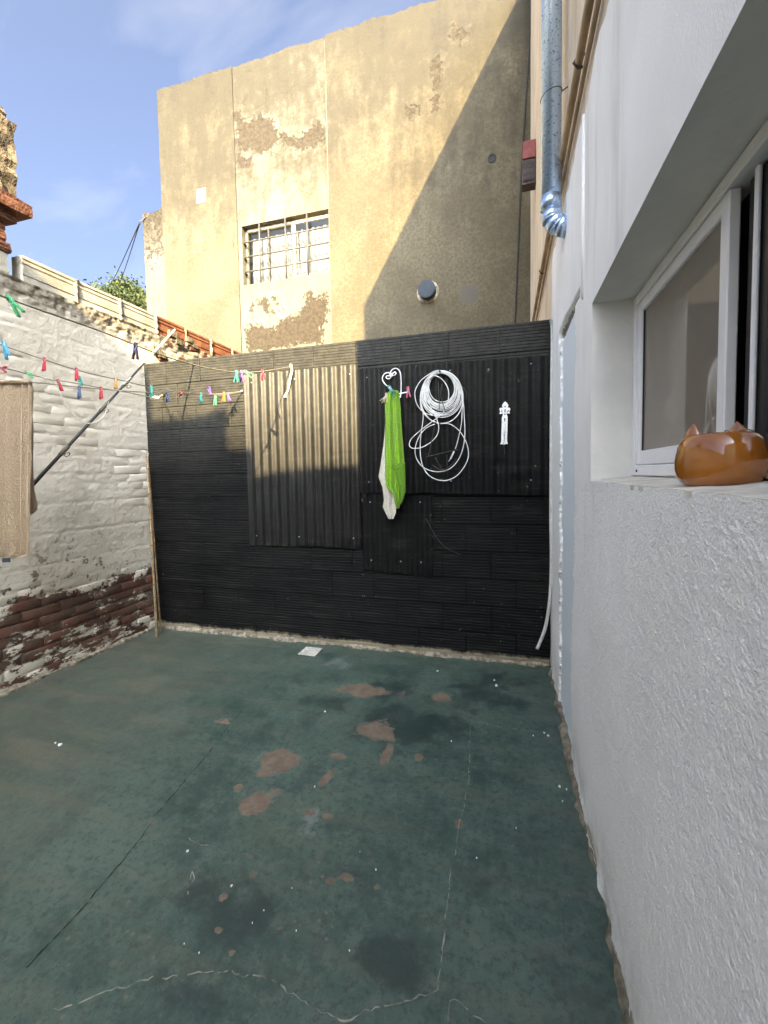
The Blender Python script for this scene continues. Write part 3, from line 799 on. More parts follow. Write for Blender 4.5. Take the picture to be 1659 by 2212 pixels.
# corrugated sheets screwed to it
def sheet(x0, x1, z0, z1, yc, label, seed, wl_=.0765, amp=.0095, zl=0.0, dents=(), mat='blacksheet'):
    us = np.arange(x0, x1+.001, wl_/12); vs = np.linspace(z0, z1, 46)
    U, V = np.meshgrid(us, vs, indexing='ij')
    Y = yc - amp*np.cos(2*np.pi*(U-x0)/wl_ + seed) + (fbm(U*3, V*2.2, seed)-.5)*.010
    for (dx_, dz_, dr, dd) in dents: Y += dd*np.exp(-(((U-dx_)/dr)**2 + ((V-dz_)/(dr*.6))**2))
    tz = (V-z0)/(z1-z0)
    Zz = V + zl*(U-x0)/(x1-x0) + (1-tz)*((fbm(U*7, U*0, seed+5)-.5)*.02)*sstep(.12, 0, tz)
    P = np.stack([U-(x0+x1)/2, Y-yc, Zz-z0], -1)
    s = slab('corrugated_sheet', us, vs, P, (0, .003, 0), [M[mat]])
    s.location = ((x0+x1)/2, yc, z0)
    tag(s, label, 'metal sheet', 'corrugated sheets on the black wall')
    # screws
    for sx in (x0+.10, (x0+x1)/2, x1-.10):
        for sz in (z0+.08, z1-.07):
            k = round((sx-x0)/wl_)
            c = link('screw', SCREW, s, (x0+k*wl_-(x0+x1)/2, -amp-.006, sz-z0))
    return s
bm = bmesh.new(); bmesh.ops.create_uvsphere(bm, u_segments=8, v_segments=5, radius=.005); SCREW = bpy.data.meshes.new('screw'); bm.to_mesh(SCREW); bm.free(); SCREW.materials.append(M['galv'])
sheet(-2.042, -1.062, .785, 2.172, 3.041, 'tall black corrugated sheet, left one, half in sunlight', 0, mat='sunlitsheet')
sheet(-1.066, .268, 1.213, 2.135, 3.037, 'wide black corrugated sheet behind the cable coil and ornament', 2, zl=-.02, dents=((-.05,1.42,.05,.012),(.06,1.36,.05,-.012),(-.28,1.44,.05,.012)))
sheet(-1.062, -.512, .620, 1.212, 3.045, 'small black corrugated sheet hanging lowest, under the green towel', 4, zl=-.03)

# ================================================================== left boundary wall
lw = thing('white_brick_wall', 'lime-painted brick wall with peeling damp foot, left of the yard', 'wall', (D_LEFT, 1.6, 0))
lo = Vector((-D_LEFT, -1.6, 0))
def build_leftcore():
    us = np.unique(np.concatenate([np.linspace(-5.4, 1.3, 60), np.linspace(1.3, 3.1, 190), np.linspace(3.1, 5.84, 120)]))
    vs = np.unique(np.concatenate([np.linspace(0, 2.45, 200), np.linspace(2.45, 2.66, 36)]))
    U, V = np.meshgrid(us, vs, indexing='ij')
    course = .0695
    j = np.abs(((V/course) % 1)-.5)*2                     # 1 at the joints
    X = -3.0605 + (fbm(U*4, V*6, 2)-.5)*.008 + (fbm(U*14, V*34, 5)-.5)*.005 - .004*sstep(.75, .45, V)
    X -= sstep(.86, 1.0, j)*.004
    X += sstep(2.46, 2.60, V)*(.010 + (fbm(U*16, V*22, 8)-.35)*.040)     # bulging mortar under the coping
    P = np.stack([X, U, V], -1)
    slab('mortar_bed', us, vs, P, (-.2, 0, 0), [M['wmortar']], lw).location = lo
build_leftcore()
bricks = []
for i in range(7):
    bm = bmesh.new(); bmesh.ops.create_cube(bm, size=1)
    bmesh.ops.subdivide_edges(bm, edges=bm.edges[:], cuts=1, use_grid_fill=True)
    for v in bm.verts:
        rx = .008
        v.co = Vector((v.co.x*.05, v.co.y*.242, v.co.z*.0625))
        v.co += Vector((random.uniform(-.0018,.0018), random.uniform(-.006,.006), random.uniform(-.003,.003)))
        if v.co.x > .01 and abs(v.co.y) < .06 and abs(v.co.z) < .01: v.co.x += .002
    fe = [e for e in bm.edges if all(abs(v.co.x-.025) < .006 for v in e.verts) and len([f_ for f_ in e.link_faces if abs(f_.normal.x) < .5])]
    bmesh.ops.bevel(bm, geom=fe, offset=.007, segments=2, affect='EDGES', profile=.5)
    me = bpy.data.meshes.new('brick'); bm.to_mesh(me); bm.free(); me.materials.append(M['wbrick'])
    me.polygons.foreach_set('use_smooth', [True]*len(me.polygons))
    bricks.append(me)
nb_ = 0
for r_ in range(36):
    y = 1.72 - (.125 if r_ % 2 else 0) + random.uniform(-.02, .02)
    while y < 3.06:
        o = link('brick', random.choice(bricks), lw, Vector((D_LEFT-(.0235 if r_ < 8 else .0277)+random.uniform(-.0020,.0020)*(1.8 if r_ < 8 else 1) + .002*math.sin(y*3+r_*.3), y+.12, .0695*(r_+.5)+random.uniform(-.003,.003))) + lo)
        o.rotation_euler = (random.uniform(-.02,.02), random.uniform(-.02,.02), random.uniform(-.006,.006))
        y += .252 + random.uniform(-.006,.006); nb_ += 1
lumpy('mortar_skirting', Vector((D_LEFT+.006,1.5,.006)), Vector((D_LEFT+.006,3.05,.006)), .022, 14, M['pale_mortar'], lw, lo, .8)
# coping of ribbed hollow clay blocks on edge
def coping_block(L, mat, seed):
    h = .168; pr = [(0,-h/2),(0,-h*.30),(-.006,-h*.28),(-.006,-h*.24),(0,-h*.22),(.004,h*.12),(-.006,h*.14),(-.006,h*.19),(0,h*.21),(0,h*.30),(-.006,h*.32),(-.006,h*.37),(0,h*.39),(0,h/2),(-.10,h/2),(-.10,-h/2)]
    v = []; f = []; n = len(pr)
    for y in (-L/2, L/2):
        for (x, z) in pr: v.append((x, y, z))
    for i in range(n): f.append((i, (i+1) % n, n+(i+1) % n, n+i))
    f += [tuple(range(n)), tuple(range(2*n-1, n-1, -1))]
    return mesh('coping_block', v, f, mat)
cw, ct = coping_block(.352, M['whitetile'], 1), coping_block(.352, M['terracotta'], 2)
ys = 2.105
k_ = 0
for k_ in range(10):
    mt = cw if k_ < 3 else ct
    o = link('coping_block', mt, lw, Vector((D_LEFT+.006, ys+.176, 2.742+random.uniform(-.003,.003))) + lo)
    o.rotation_euler = (random.uniform(-.008,.008), random.uniform(-.03,.03), random.uniform(-.01,.01))
    if k_: lumpy('mortar_joint', Vector((D_LEFT+.002, ys-.016, 2.66)), Vector((D_LEFT+.002, ys-.0159, 2.828)), .012, 30+k_, M['mortar'], lw, lo) if False else None
    ys += .372
for k_ in range(10):                                        # mortar squeezed out between the coping blocks
    yy = 2.105 + .372*(k_+1) - .010
    v, f = [], []
    n = 16
    pts = [Vector((D_LEFT+.004+.008*float(vnoise(i*.7, k_, 5)), yy+.012*(float(vnoise(i*.6, k_, 9))-.5), 2.655+.172*i/n)) for i in range(n+1)]
    o = tube('mortar_joint', pts, [.008+.012*float(vnoise(i*.9, k_, 3)) for i in range(n+1)], M['mortar'], lw, 6); o.location = lo
# broken bricks and rubble in the wall head near the black wall
rub = []
for i, (px, py, dy, dz, rot, mt) in enumerate([(352,772,.11,.05,.10,'brick'),(395,778,.13,.05,-.06,'terracotta'),(418,752,.12,.05,.15,'brick'),(362,742,.10,.045,.05,'brick'),(440,770,.10,.05,.0,'brick'),(470,776,.12,.05,.08,'terracotta')]):
    c = at(px, py, 0, D_LEFT+.01)
    me = bbox_mesh('broken_brick', (.10, dy, dz), M[mt], .006, 1, .006, 1)
    o = link('broken_brick', me, lw, Vector((D_LEFT-.03, c.y, c.z)) + lo, (rot, .15, 0))
for (px, py) in ((412,741),(340,760),(376,729)):
    c = at(px, py, 0, D_LEFT+.01)
    mb = MB()
    for q in range(5):
        a = Vector((D_LEFT+.012, c.y+random.uniform(-.05,.05), c.z+random.uniform(-.03,.03)))
        s_ = random.uniform(.02,.045)
        mb.box(a.x-s_, a.x+s_*.5, a.y-s_, a.y+s_, a.z-s_*.6, a.z+s_*.6)
    o = mb.build('mortar_lump', M['rough_plaster'], lw); o.location = lo

# brick pillar at the far left
pc = thing('brick_pillar', 'weathered brick pillar with a corbelled collar on the left wall', 'pillar', (D_LEFT-.2, 1.9, 2.62))
po = -Vector((D_LEFT-.2, 1.9, 2.62))
def pbox(name, y1, z0, z1, dx, mat, jit=.010, sub=5):
    y0 = 1.62 - dx
    bm = bmesh.new(); bmesh.ops.create_cube(bm, size=1)
    bmesh.ops.subdivide_edges(bm, edges=bm.edges[:], cuts=sub, use_grid_fill=True)
    X0, X1 = D_LEFT-.36-dx, D_LEFT+.0+dx
    for v in bm.verts:
        v.co = Vector((X0+(v.co.x+.5)*(X1-X0), y0+(v.co.y+.5)*(y1-y0), z0+(v.co.z+.5)*(z1-z0)))
        v.co += Vector((random.uniform(-1,1), random.uniform(-1,1), random.uniform(-.7,.7)))*jit
    me = bpy.data.meshes.new(name); bm.to_mesh(me); bm.free(); me.materials.append(M[mat])
    o = link(name, me, pc); o.location = po
pbox('shaft', 2.022, 2.62, 2.80, .0, 'whitetile', .004)
pbox('brick', 2.035, 2.805, 2.86, .012, 'brick', .006, 3)
pbox('brick', 2.015, 2.868, 2.935, .0, 'brick', .006, 3)
pbox('brick', 2.022, 2.94, 2.995, .0, 'brick', .006, 3)
pbox('brick', 2.065, 3.0, 3.06, .03, 'brick', .006, 3)
pbox('brick', 2.140, 3.065, 3.145, .075, 'brick', .005, 3)
pbox('plastered_shaft', 2.085, 3.15, 3.62, .03, 'rough_plaster', .014, 9)
pbox('cap_slab', 2.045, 3.625, 3.70, .02, 'rough_plaster', .010, 4)

# ================================================================== yellow house beyond
yh = thing('yellow_house', 'tall weathered yellow house with a barred window behind the black wall', 'house', (-2.5, D_HOUSE, 0))
yo = Vector((2.5, -D_HOUSE, 0))
def P2(l): return [(at(x, y, 1, D_HOUSE).x, at(x, y, 1, D_HOUSE).z) for x, y in l]
PEEL = [P2(l) for l in (
  [(530,712),(545,700),(562,702),(575,712),(590,708),(612,690),(636,684),(650,672),(662,650),(658,640),(668,632),(680,645),(688,640),(697,648),(703,632),(708,655),(704,690),(694,700),(696,722),(700,738),(660,742),(600,752),(560,757),(538,756),(532,735)],
  [(558,652),(568,640),(578,655),(582,668),(590,672),(575,676),(566,664)],
  [(540,663),(545,660),(543,672),(538,672)],
  [(600,656),(607,664),(604,668)],
  [(588,640),(596,635),(592,648)],
  [(508,235),(530,262),(560,250),(590,262),(600,300),(585,320),(560,330),(540,318),(525,330),(512,310)],
  [(600,285),(640,300),(655,290),(690,262),(700,300),(672,318),(640,322),(620,312)],
  [(512,330),(530,345),(545,338),(540,355),(516,360)],
  [(935,130),(947,128),(952,150),(948,190),(938,195)],
  [(880,232),(900,232),(900,250),(884,252)], [(935,212),(948,208),(946,236),(936,240)],
  [(980,60),(1010,75),(1000,90),(975,80)],
)]
PATCH = [P2(l) for l in ([(994,622),(1005,614),(1025,616),(1036,628),(1034,648),(1018,658),(1000,654),(994,642)],)]
def ypanel(name, x0, x1, yf, mat, hole=None, zbot=3.0, crack=0.0, seed=0, back=.22, grain=.014):
    us = np.linspace(x0, x1, max(8, int((x1-x0)/grain)))
    vs = np.unique(np.concatenate([np.linspace(zbot, 7.5, int((7.5-zbot)/grain)), [hole[2], hole[3]] if hole else []]))
    if hole: us = np.unique(np.concatenate([us, [hole[0], hole[1]]]))
    U, V = np.meshgrid(us, vs, indexing='ij')
    Y = yf + (fbm(U*1.4, V*1.4, seed)-.5)*.016
    peel = np.zeros(U.shape)
    for pg in PEEL: peel = np.maximum(peel, np.clip(.5 + poly_sd(U, V, pg)*2.8, 0, 1))
    patch = np.zeros(U.shape)
    for pg in PATCH: patch = np.maximum(patch, np.clip(.5 + poly_sd(U, V, pg)*5, 0, 1))
    grime = sstep(3.6, 7.5, V)*1.0
    crk = crack*np.ones(U.shape)*(sstep(5.2, 5.6, V) + .35)
    Vt = V + sstep(7.3, 7.5, V)*((fbm(U*3, U*0, 3)-.5)*.09 + (fbm(U*18, U*0, 6)-.5)*.05)
    o = slab(name, us, vs, np.stack([U, Y, Vt], -1), (0, back, 0), [mat], yh, hole, {'peel':peel, 'grime':grime, 'patch':patch, 'crackle':crk})
    o.location = yo
    return o
XA, XB = -3.955, -2.438
HZ0, HZ1 = 4.285, 5.165
ypanel('left_panel', -5.335, XA, D_HOUSE, M['yellow'], seed=1)
ypanel('middle_panel', XA+.004, XB-.004, D_HOUSE+.014, M['cream'], (-3.885, XB-.0041, HZ0, HZ1), crack=1.0, seed=2)
ypanel('right_panel', XB, .335, D_HOUSE, M['yellow'], seed=3, crack=.15)
def ypart(name, *a, mat='cream', bev=0):
    o = box(name, *a, M[mat], yh, bev); o.location += yo; return o
ypart('lower_wall', -5.33, .285, D_HOUSE+.02, D_HOUSE+.2, 0, 3.02, mat='concrete')
ypart('core_wall', -5.325, XA-.01, D_HOUSE+.22, D_HOUSE+.30, 3.0, 7.40, mat='concrete')
ypart('side_wall', -5.325, -5.12, D_HOUSE+.221, 11, 0, 7.42, mat='concrete')
ypart('render_joint', XB-.004, XB+.006, D_HOUSE-.003, D_HOUSE+.05, 3.0, 7.44, mat='cream')
# window: frame, panes, curtain, grille
wy = D_HOUSE+.115
fr = ypart('window_frame', -3.883, -3.845, wy-.01, wy+.04, HZ0+.004, HZ1-.004, mat='cream', bev=.004)
M['redwood'] = plain('worn_red_frame', (.36,.13,.07), .7, .25, .5, 20, space='world')
M['creamframe'] = plain('cream_frame_paint', (.62,.54,.38), .6, .3, .2, 15, space='world')
fo = -Vector(fr.location)+yo
def fsub(name, *a, mat='creamframe'):
    o = box(name, *a, M[mat], fr, .003); o.location = o.location + yo - Vector(fr.location); return o
fsub('frame_bar', -3.844, -2.445, wy-.01, wy+.04, HZ1-.045, HZ1-.004)
fsub('frame_bar', -3.844, -2.445, wy-.01, wy+.04, HZ0+.004, HZ0+.035)
fsub('frame_bar', -3.10, -3.06, wy-.012, wy+.04, HZ0+.036, HZ1-.046, mat='iron')
fsub('sash_bar', -3.05, -2.447, wy-.060, wy-.022, HZ0+.004, HZ0+.05, mat='redwood')
fsub('sash_bar', -3.05, -2.447, wy-.060, wy-.022, HZ1-.085, HZ1-.055, mat='creamframe')
fsub('sash_bar', -3.05, -3.015, wy-.061, wy-.021, HZ0+.051, HZ1-.086, mat='creamframe')
fsub('sash_bar', -3.50, -3.48, wy-.005, wy+.03, HZ0+.036, HZ1-.046, mat='iron')
for (a, b, yy) in ((-3.842,-3.10,wy+.02),(-3.014,-2.448,wy-.04)):
    q = link('pane', mesh('pane', [(a,yy,HZ0+.03),(b,yy,HZ0+.03),(b,yy,HZ1-.05),(a,yy,HZ1-.05)], [(0,1,2,3)], M['glass']), fr); q.location = fo
def curtain(x0, x1, y, z0, z1, label):
    nu, nv = 140, 30; v = []; f = []
    for i in range(nu+1):
        for j in range(nv+1):
            x = x0+(x1-x0)*i/nu; t = j/nv
            yy = .022*math.sin(x*62+1.2*math.sin(x*9)) + .010*math.sin(x*131) + .01*math.sin(t*3+x*4)
            v.append((x-x0, yy, (z1-z0)*t + .006*math.sin(x*31)))
    for i in range(nu):
        for j in range(nv):
            a = i*(nv+1)+j; f.append((a, a+nv+1, a+nv+2, a+1))
    k = NT('net_curtain_'+str(int(-x0*100)), .9, .05, (.17,.167,.15))
    o = obj('curtain', v, f, k.m, None, True); o.location = (x0, y, z0)
    return tag(o, label, 'curtain', 'curtains in the yellow house')
curtain(-3.80, -3.02, wy+.065, HZ0-.02, HZ1-.13, 'white gathered curtain in the left half of the barred window')
curtain(-3.01, -2.45, wy+.062, HZ0-.02, HZ1-.13, 'white gathered curtain in the right half of the barred window')
ypart('room_back', -3.98, -2.3, wy+.7, wy+.75, 4.0, 5.4, mat='grey_wall')
ypart('lintel_block', -3.94, -2.35, wy+.045, wy+.7, HZ1-.003, HZ1+.2, mat='grey_wall')
ypart('window_ledge', -3.895, XB-.006, D_HOUSE+.016, wy+.5, HZ0-.05, HZ0+.002, mat='cream')
ypart('inner_jamb', -3.95, -3.888, wy+.0, wy+.7, 4.0, 5.4, mat='cream')
ypart('inner_jamb', XB+.005, XB+.12, D_HOUSE+.215, wy+.7, 4.0, 5.4, mat='cream')
ypart('reveal_block', XB-.003, XB+.10, D_HOUSE+.03, D_HOUSE+.20, 4.0, 5.4, mat='cream')
gy = D_HOUSE+.018
for px in (562, 618, 665):
    a = at(px, 560, 1, gy); o = tube('grille_bar', [(a.x, gy, HZ0+.0), (a.x, gy, HZ1)], .013, M['iron'], yh, 6); o.location = yo
for i in range(3):
    z = HZ0 + (.20+.22*i)
    pts = [(-3.872, wy-.005, z), (-3.872, gy+.04, z), (-3.845, gy+.004, z), (XB-.006, gy+.004, z)]
    o = tube('grille_bar', pts, .0135, M['iron'], yh, 6); o.location = yo
# white slotted vent, grey capped flue, hole
c = at(435, 423, 1, D_HOUSE)
vt = thing('vent_grille', 'white slotted ventilation grille on the yellow wall', 'vent', (c.x, D_HOUSE-.002, c.z))
mb = MB(); s_ = .083
mb.box(-s_, s_, -.006, .02, -.105, -.085).box(-s_, s_, -.006, .02, .085, .105).box(-s_, -s_+.02, -.006, .02, -.0849, .0849).box(s_-.02, s_, -.006, .02, -.0849, .0849)
M['vent_paint'] = plain('vent_paint', (.19,.185,.17), .6, .3, .1, 20)
mb.build('frame', M['vent_paint'], vt)
for i in range(7):
    z = -.070+.0235*i
    v, f = box_vf(-s_+.0205, s_-.0205, -.004, .012, z-.0048, z+.0048)
    v = [(x, y, zz-(y-.0)*.4) for x, y, zz in v]
    obj('slat', v, f, M['vent_paint'], vt)
box('backing', -s_+.005, s_-.005, .013, .018, -.1, .1, M['dark'], vt)
c = at(921, 628, 1, D_HOUSE)
fl = thing('capped_flue', 'round grey capped flue pipe sticking out of the yellow wall', 'flue', (c.x+.02, D_HOUSE, c.z-.02))
def disc_tube(name, prof, mat, parent, n=28):
    v = []; f = []
    for (y, r) in prof:
        for k in range(n): a = 2*math.pi*k/n; v.append((r*math.cos(a), y, r*math.sin(a)))
    for i in range(len(prof)-1):
        for k in range(n): f.append((i*n+k, i*n+(k+1) % n, (i+1)*n+(k+1) % n, (i+1)*n+k))
    f.append(tuple(range((len(prof)-1)*n, len(prof)*n)))
    o = obj(name, v, f, mat, parent)
    return o
disc_tube('pipe', [(.1,.112),(-.062,.112),(-.065,.108)], M['greyplastic'], fl)
disc_tube('cap', [(-.06,.06),(-.06,.098),(-.062,.118),(-.11,.118),(-.115,.112),(-.115,.10),(-.118,.098),(-.118,.02)], M['greyplastic'], fl)
disc_tube('collar', [(.0,.152),(-.006,.150),(-.008,.125)], M['pale_mortar'], fl)
c = at(1063, 342, 1, D_HOUSE)
o = disc_tube('wall_hole', [(.0,.055),(-.006,.054),(-.008,.042),(-.002,.036)], M['dark'], yh); o.location = Vector((c.x, D_HOUSE-.0, c.z)) + yo
o = tube('crack', [at(x, y, 1, D_HOUSE-.004) + yo for x, y in ((498,497),(501,515),(505,532))], .006, M['iron'], yh, 5)

# neighbouring lower wall left of it, with its wires
a = at(308, 462, 1, 6.3); b = at(362, 690, 1, 6.3)
us = np.linspace(a.x, -5.25, 30); vs = np.linspace(0, a.z, 180)
U, V = np.meshgrid(us, vs, indexing='ij'); zz = np.zeros(U.shape)
M['grey_render'] = mat_yellow('pale_grey_render', (.078,.071,.055), (.108,.099,.078))
o = slab('party_wall', us, vs, np.stack([U-a.x, (fbm(U*3, V*3, 4)-.5)*.03, V + sstep(a.z-.2, a.z, V)*(fbm(U*9, U*0, 2)-.5)*.1], -1), (0,.6,0), [M['grey_render']], None, None,
     {'peel': np.clip(.25+.35*fbm(U*3, V*3, 9), 0, 1)*sstep(4.4, 5.4, V), 'grime': sstep(4.6, a.z, V)*1.1, 'patch': zz, 'crackle': zz+.3})
o.location = (a.x, 6.3, 0); tag(o, 'narrow pale stained wall left of the yellow house', 'wall')
a = at(303, 478, 1, 6.25)
wr = thing('overhead_wires', 'two dark wires sagging from a bracket beside the yellow house', 'wires', a)
w0 = Vector(a)
tube('bracket', [Vector((.12,.05,.10)), Vector((0,0,0)), Vector((-.01,0,-.06))], .010, M['iron'], wr, 6)
for (x, y, d) in ((208, 628, 16), (236, 624, 16)):
    e = at(x, y, 1, d); e = e + (e-Vector(a))*.25
    pts = [Vector((0,0,0)).lerp(e-w0, t/12) + Vector((0,0,-.5*math.sin(math.pi*t/12))) for t in range(13)]
    tube('wire', pts, .010, M['blackcable'], wr, 5)

# tree behind the wall
def tree():
    c = at(272, 652, 1, 14.0)
    t = thing('tree', 'bushy green tree crown showing above the left wall coping', 'tree', (c.x, 14, 0))
    mbk = plain('bark', (.11,.075,.05), .95, .1, .3, 8)
    tube('trunk', smoothpath([(0,0,-.05),(.1,.05,2.2),(-.05,0,4.6),(.05,0,6.6),(0,0,8.6)], 5), lambda q: .26*(1-q)+.04, mbk, t, 9)
    for i in range(9):
        a = i*2.4; z = 5.4+.33*i
        tube('limb', smoothpath([(0,0,z),(.5*math.cos(a),.5*math.sin(a),z+.45),(1.15*math.cos(a),1.15*math.sin(a),z+1.0)], 4), lambda q: .07*(1-q)+.012, mbk, t, 6)
    k = NT('tree_leaves', .7, .25); g = k.noise(1.6, 4, .6)
    k.out(k.mix(k.ramp(g, .35, .65), (.016,.028,.008), (.046,.058,.017)))
    rg = np.random.RandomState(3)
    v = []; f = []
    cl = []
    for i in range(300):
        a = rg.rand()*6.283; zz = rg.uniform(-1, 1); q = math.sqrt(1-zz*zz)
        r_ = rg.uniform(.45, 1.0)*(1+.25*math.sin(3*a+zz*4))
        cl.append(np.array([math.cos(a)*q*1.45, math.sin(a)*q*1.45, zz*1.55+7.55])*np.array([r_, r_, 1]) )
    for c_ in cl:
        n = 60; s = rg.uniform(.14, .24)
        for _ in range(n):
            p = c_ + rg.normal(0, s, 3)*np.array([1, 1, .8])
            d1 = rg.normal(0, 1, 3); d1 /= np.linalg.norm(d1); d2 = np.cross(d1, rg.normal(0, 1, 3)); d2 /= np.linalg.norm(d2)
            L = rg.uniform(.05, .085); b0 = len(v)
            v += [tuple(p-d1*L), tuple(p+d2*L*.45), tuple(p+d1*L), tuple(p-d2*L*.45)]
            f.append((b0, b0+1, b0+2, b0+3))
    o = obj('crown', v, f, k.m, t)
tree()

# ================================================================== pipes and conduits on the house wall
# ribbed galvanised flue with a segmented elbow into the wall
c0 = at(1190, 400, 1, 2.40)
PX, PY = c0.x, 2.40
fp = thing('flue_pipe', 'galvanised metal flue pipe with a segmented elbow entering the white wall', 'pipe', (PX, PY, 2.57))
PR = .049
v, f = tube_vf([(0,0,.12),(0,0,4.6)], PR, 28); obj('pipe', v, f, M['galv'], fp, True)
ang = [0, 26, 56, 86]
rad = D_NEAR_X - PX + .012
cen = Vector((rad, 0, .10))
prev = None
for i in range(3):
    a0, a1 = R(ang[i]), R(ang[i+1])
    p0 = cen + Vector((-math.cos(a0)*rad, 0, -math.sin(a0)*rad)); p1 = cen + Vector((-math.cos(a1)*rad, 0, -math.sin(a1)*rad))
    tube('elbow_segment', [p0, p0.lerp(p1,.5), p1], PR*1.03, M['galv'], fp, 28)
    tube('seam_ring', [p1-(p1-p0).normalized()*.004, p1+(p1-p0).normalized()*.004], PR*1.055, M['galv'], fp, 28)
tube('joint_band', [(0,0,.118),(0,0,.175)], PR*1.045, M['galv'], fp, 28)
z = at(1190, 208, 1, 2.40).z - 2.57
ring = [(PR*1.03*math.cos(t*math.pi/12), PR*1.03*math.sin(t*math.pi/12), z + .012*math.cos(t*math.pi/12)) for t in range(24)]
tube('tie_wire', ring, .0022, M['iron'], fp, 5, True)
tube('tie_wire', [(PR,0,z+.012),(D_NEAR_X-PX+.004,-.02,z+.01)], .003, M['iron'], fp, 5)
# conduit running along the wall
M['conduit'] = plain('painted_conduit', (.40,.29,.19), .6, .35, .25, 6, space='world')
cz = 2.905; 
cn = thing('wall_conduit', 'peach painted pipe running level along the upper house wall', 'pipe', (D_NEAR_X-.022, 2.2, cz))
tube('pipe', [Vector((0,y-2.2,.004*math.sin(y*1.7))) for y in np.linspace(-1.3, 5.8, 40)], .015, M['conduit'], cn, 10)
for y in (1.0, 1.85, 2.62, 3.6, 4.9):
    tube('pipe_clip', [(.024,y-2.2,.022),(-.004,y-2.2,.021),(-.019,y-2.2,.0),(-.004,y-2.2,-.021),(.024,y-2.2,-.022)], .005, M['iron'], cn, 6)
cn2 = thing('thin_conduit', 'thin tan cable duct just below the painted pipe on the house wall', 'pipe', (D_NEAR_X-.010, 2.2, cz-.075))
tube('pipe', [Vector((0,y-2.2,.006*math.sin(y*2.3+1))) for y in np.linspace(-1.3, 5.8, 40)], .009, M['conduit'], cn2, 8)
for y in (1.4, 2.9, 4.2): tube('pipe_clip', [(.012,y-2.2,.014),(-.011,y-2.2,.0),(.012,y-2.2,-.014)], .004, M['iron'], cn2, 5)
# vertical duct on the near stucco
g0, g1 = at(1272,300,0,D_NEAR_X), at(1262,640,0,D_NEAR_X)
o = tube('cable_duct', [(D_NEAR_X-.004,1.84,2.70),(D_NEAR_X-.004,1.845,2.30),(D_NEAR_X-.001,1.85,2.02)], .007, M['stucco'], None, 8)
tag(o, 'thin white plastered cable ridge running down the stucco left of the window', 'cable duct')
# red and black vented box high on the peach wall
a, b = at(1128, 306, 1, 4.75), at(1128, 398, 1, 4.75)
bx = thing('vent_box', 'red topped metal box with a dark grille behind the flue pipe', 'vent box', (a.x, 4.75, b.z))
H_, W_ = a.z-b.z, D_NEAR_X+.002-a.x
M['redmetal'] = plain('worn_red_paint', (.15,.026,.022), .6, .3, .35, 12)
M['brownmetal'] = plain('dark_brown_metal', (.060,.045,.038), .7, .3, .5, 25)
box('casing', 0, W_, .02, .13, 0, H_, M['brownmetal'], bx, .006)
box('red_panel', .002, W_, -.004, .019, H_*.58, H_, M['redmetal'], bx, .004)
for i in range(9): box('grille_bar', .012+i*(W_-.02)/9, .019+i*(W_-.02)/9, .002, .015, .03, H_*.56, M['brownmetal'], bx)
for i in range(4): box('grille_bar', .004, W_, .0145, .0195, .05+i*.055, .057+i*.055, M['iron'], bx)
box('bottom_rim', .0, W_, -.004, .12, -.010, -.001, M['brownmetal'], bx, .003)
# black cable hanging down the yellow wall
pts = [at(x, y, 1, D_HOUSE-.03) for x, y in ((1149,-40),(1146,60),(1137,200),(1128,340),(1120,520),(1113,690),(1110,780))]
o = tube('hanging_cable', smoothpath(pts, 5), .009, M['blackcable'], None, 6)
tag(o, 'thin black cable hanging down the shaded yellow wall', 'cable')
# pale hose in the corner
pts = [at(1190,692,1,2.99), at(1193,720,1,3.0), at(1191,900,1,3.0), at(1190,1100,1,3.0), at(1191,1210,1,2.99), at(1188,1290,1,2.97), at(1178,1355,1,2.95), at(1160,1402,1,2.93)]
M['hose'] = plain('milky_hose', (.50,.51,.48), .4, .4, .1, 30)
o = tube('hose', smoothpath(pts, 8), .0105, M['hose'], None, 10)
tag(o, 'milky grey hose hanging in the corner by the black wall', 'hose')

# ================================================================== clothes lines, pegs, rod, towels
def dep(P): return float((np.array(P)-CC) @ CF)
def line_depth(x, x0, d0, x1, d1):
    t = (x-x0)/(x1-x0); return 1.0/((1-t)/d0 + t/d1)
HA = at(628,792,1,D_BACK-.02); HB = at(524,845,1,D_BACK-.004); HC = at(356,853,1,D_BACK-.004)
dA, dB, dC = dep(HA), dep(HB), dep(HC)
def pA(x, y): return atd(x, y, line_depth(x, 628, dA, 25, 1.45))
def pB(x, y): return atd(x, y, line_depth(x, 524, dB, 96, 2.35))
def ext(P0, P1, rise, yto=RY+.02):
    t = (yto-P1.y)/(P1.y-P0.y); e = P1 + (P1-P0)*t; s0 = (P1-P0)/(P0.y-P1.y)
    out = []
    for q in (.15,.4,.8,1.4,2.2,3.2,4.4):
        if P1.y-q > yto: out.append(P1 + s0*q + Vector((0,0,rise*(q/6)**2)))
    return out + [e + Vector((0,0,rise))]
def line(name, pts, label, r=.0032, mat='line', sag=None):
    o = tube(name, smoothpath(pts, 6), r, M[mat], None, 6); return tag(o, label, 'clothes line', 'clothes lines')
LA = [(628,792),(600,797),(560,803),(510,804),(450,795),(400,783),(340,764),(292,745),(200,709),(120,681),(60,660),(25,647),(-60,616)]
PA = [pA(*q) for q in LA]; e_ = ext(PA[-2], PA[-1], 0.25)
line('clothes_line', PA+e_, 'topmost clothes line, running from the hook above the corrugated sheet')
LB = [(524,845),(480,850),(434,851),(396,847),(360,843),(327,837),(259,821),(200,808),(165,799),(96,777),(40,758),(0,744),(-60,722)]
PB = [pB(*q) for q in LB]; e_ = ext(PB[-2], PB[-1], 0.2)
line('clothes_line', PB+e_, 'middle clothes line carrying two red pegs and a tan one', .0030)
LC = [(524,845),(480,853),(429,852),(380,850),(327,848),(259,844),(190,838),(103,829),(40,824),(-40,817)]
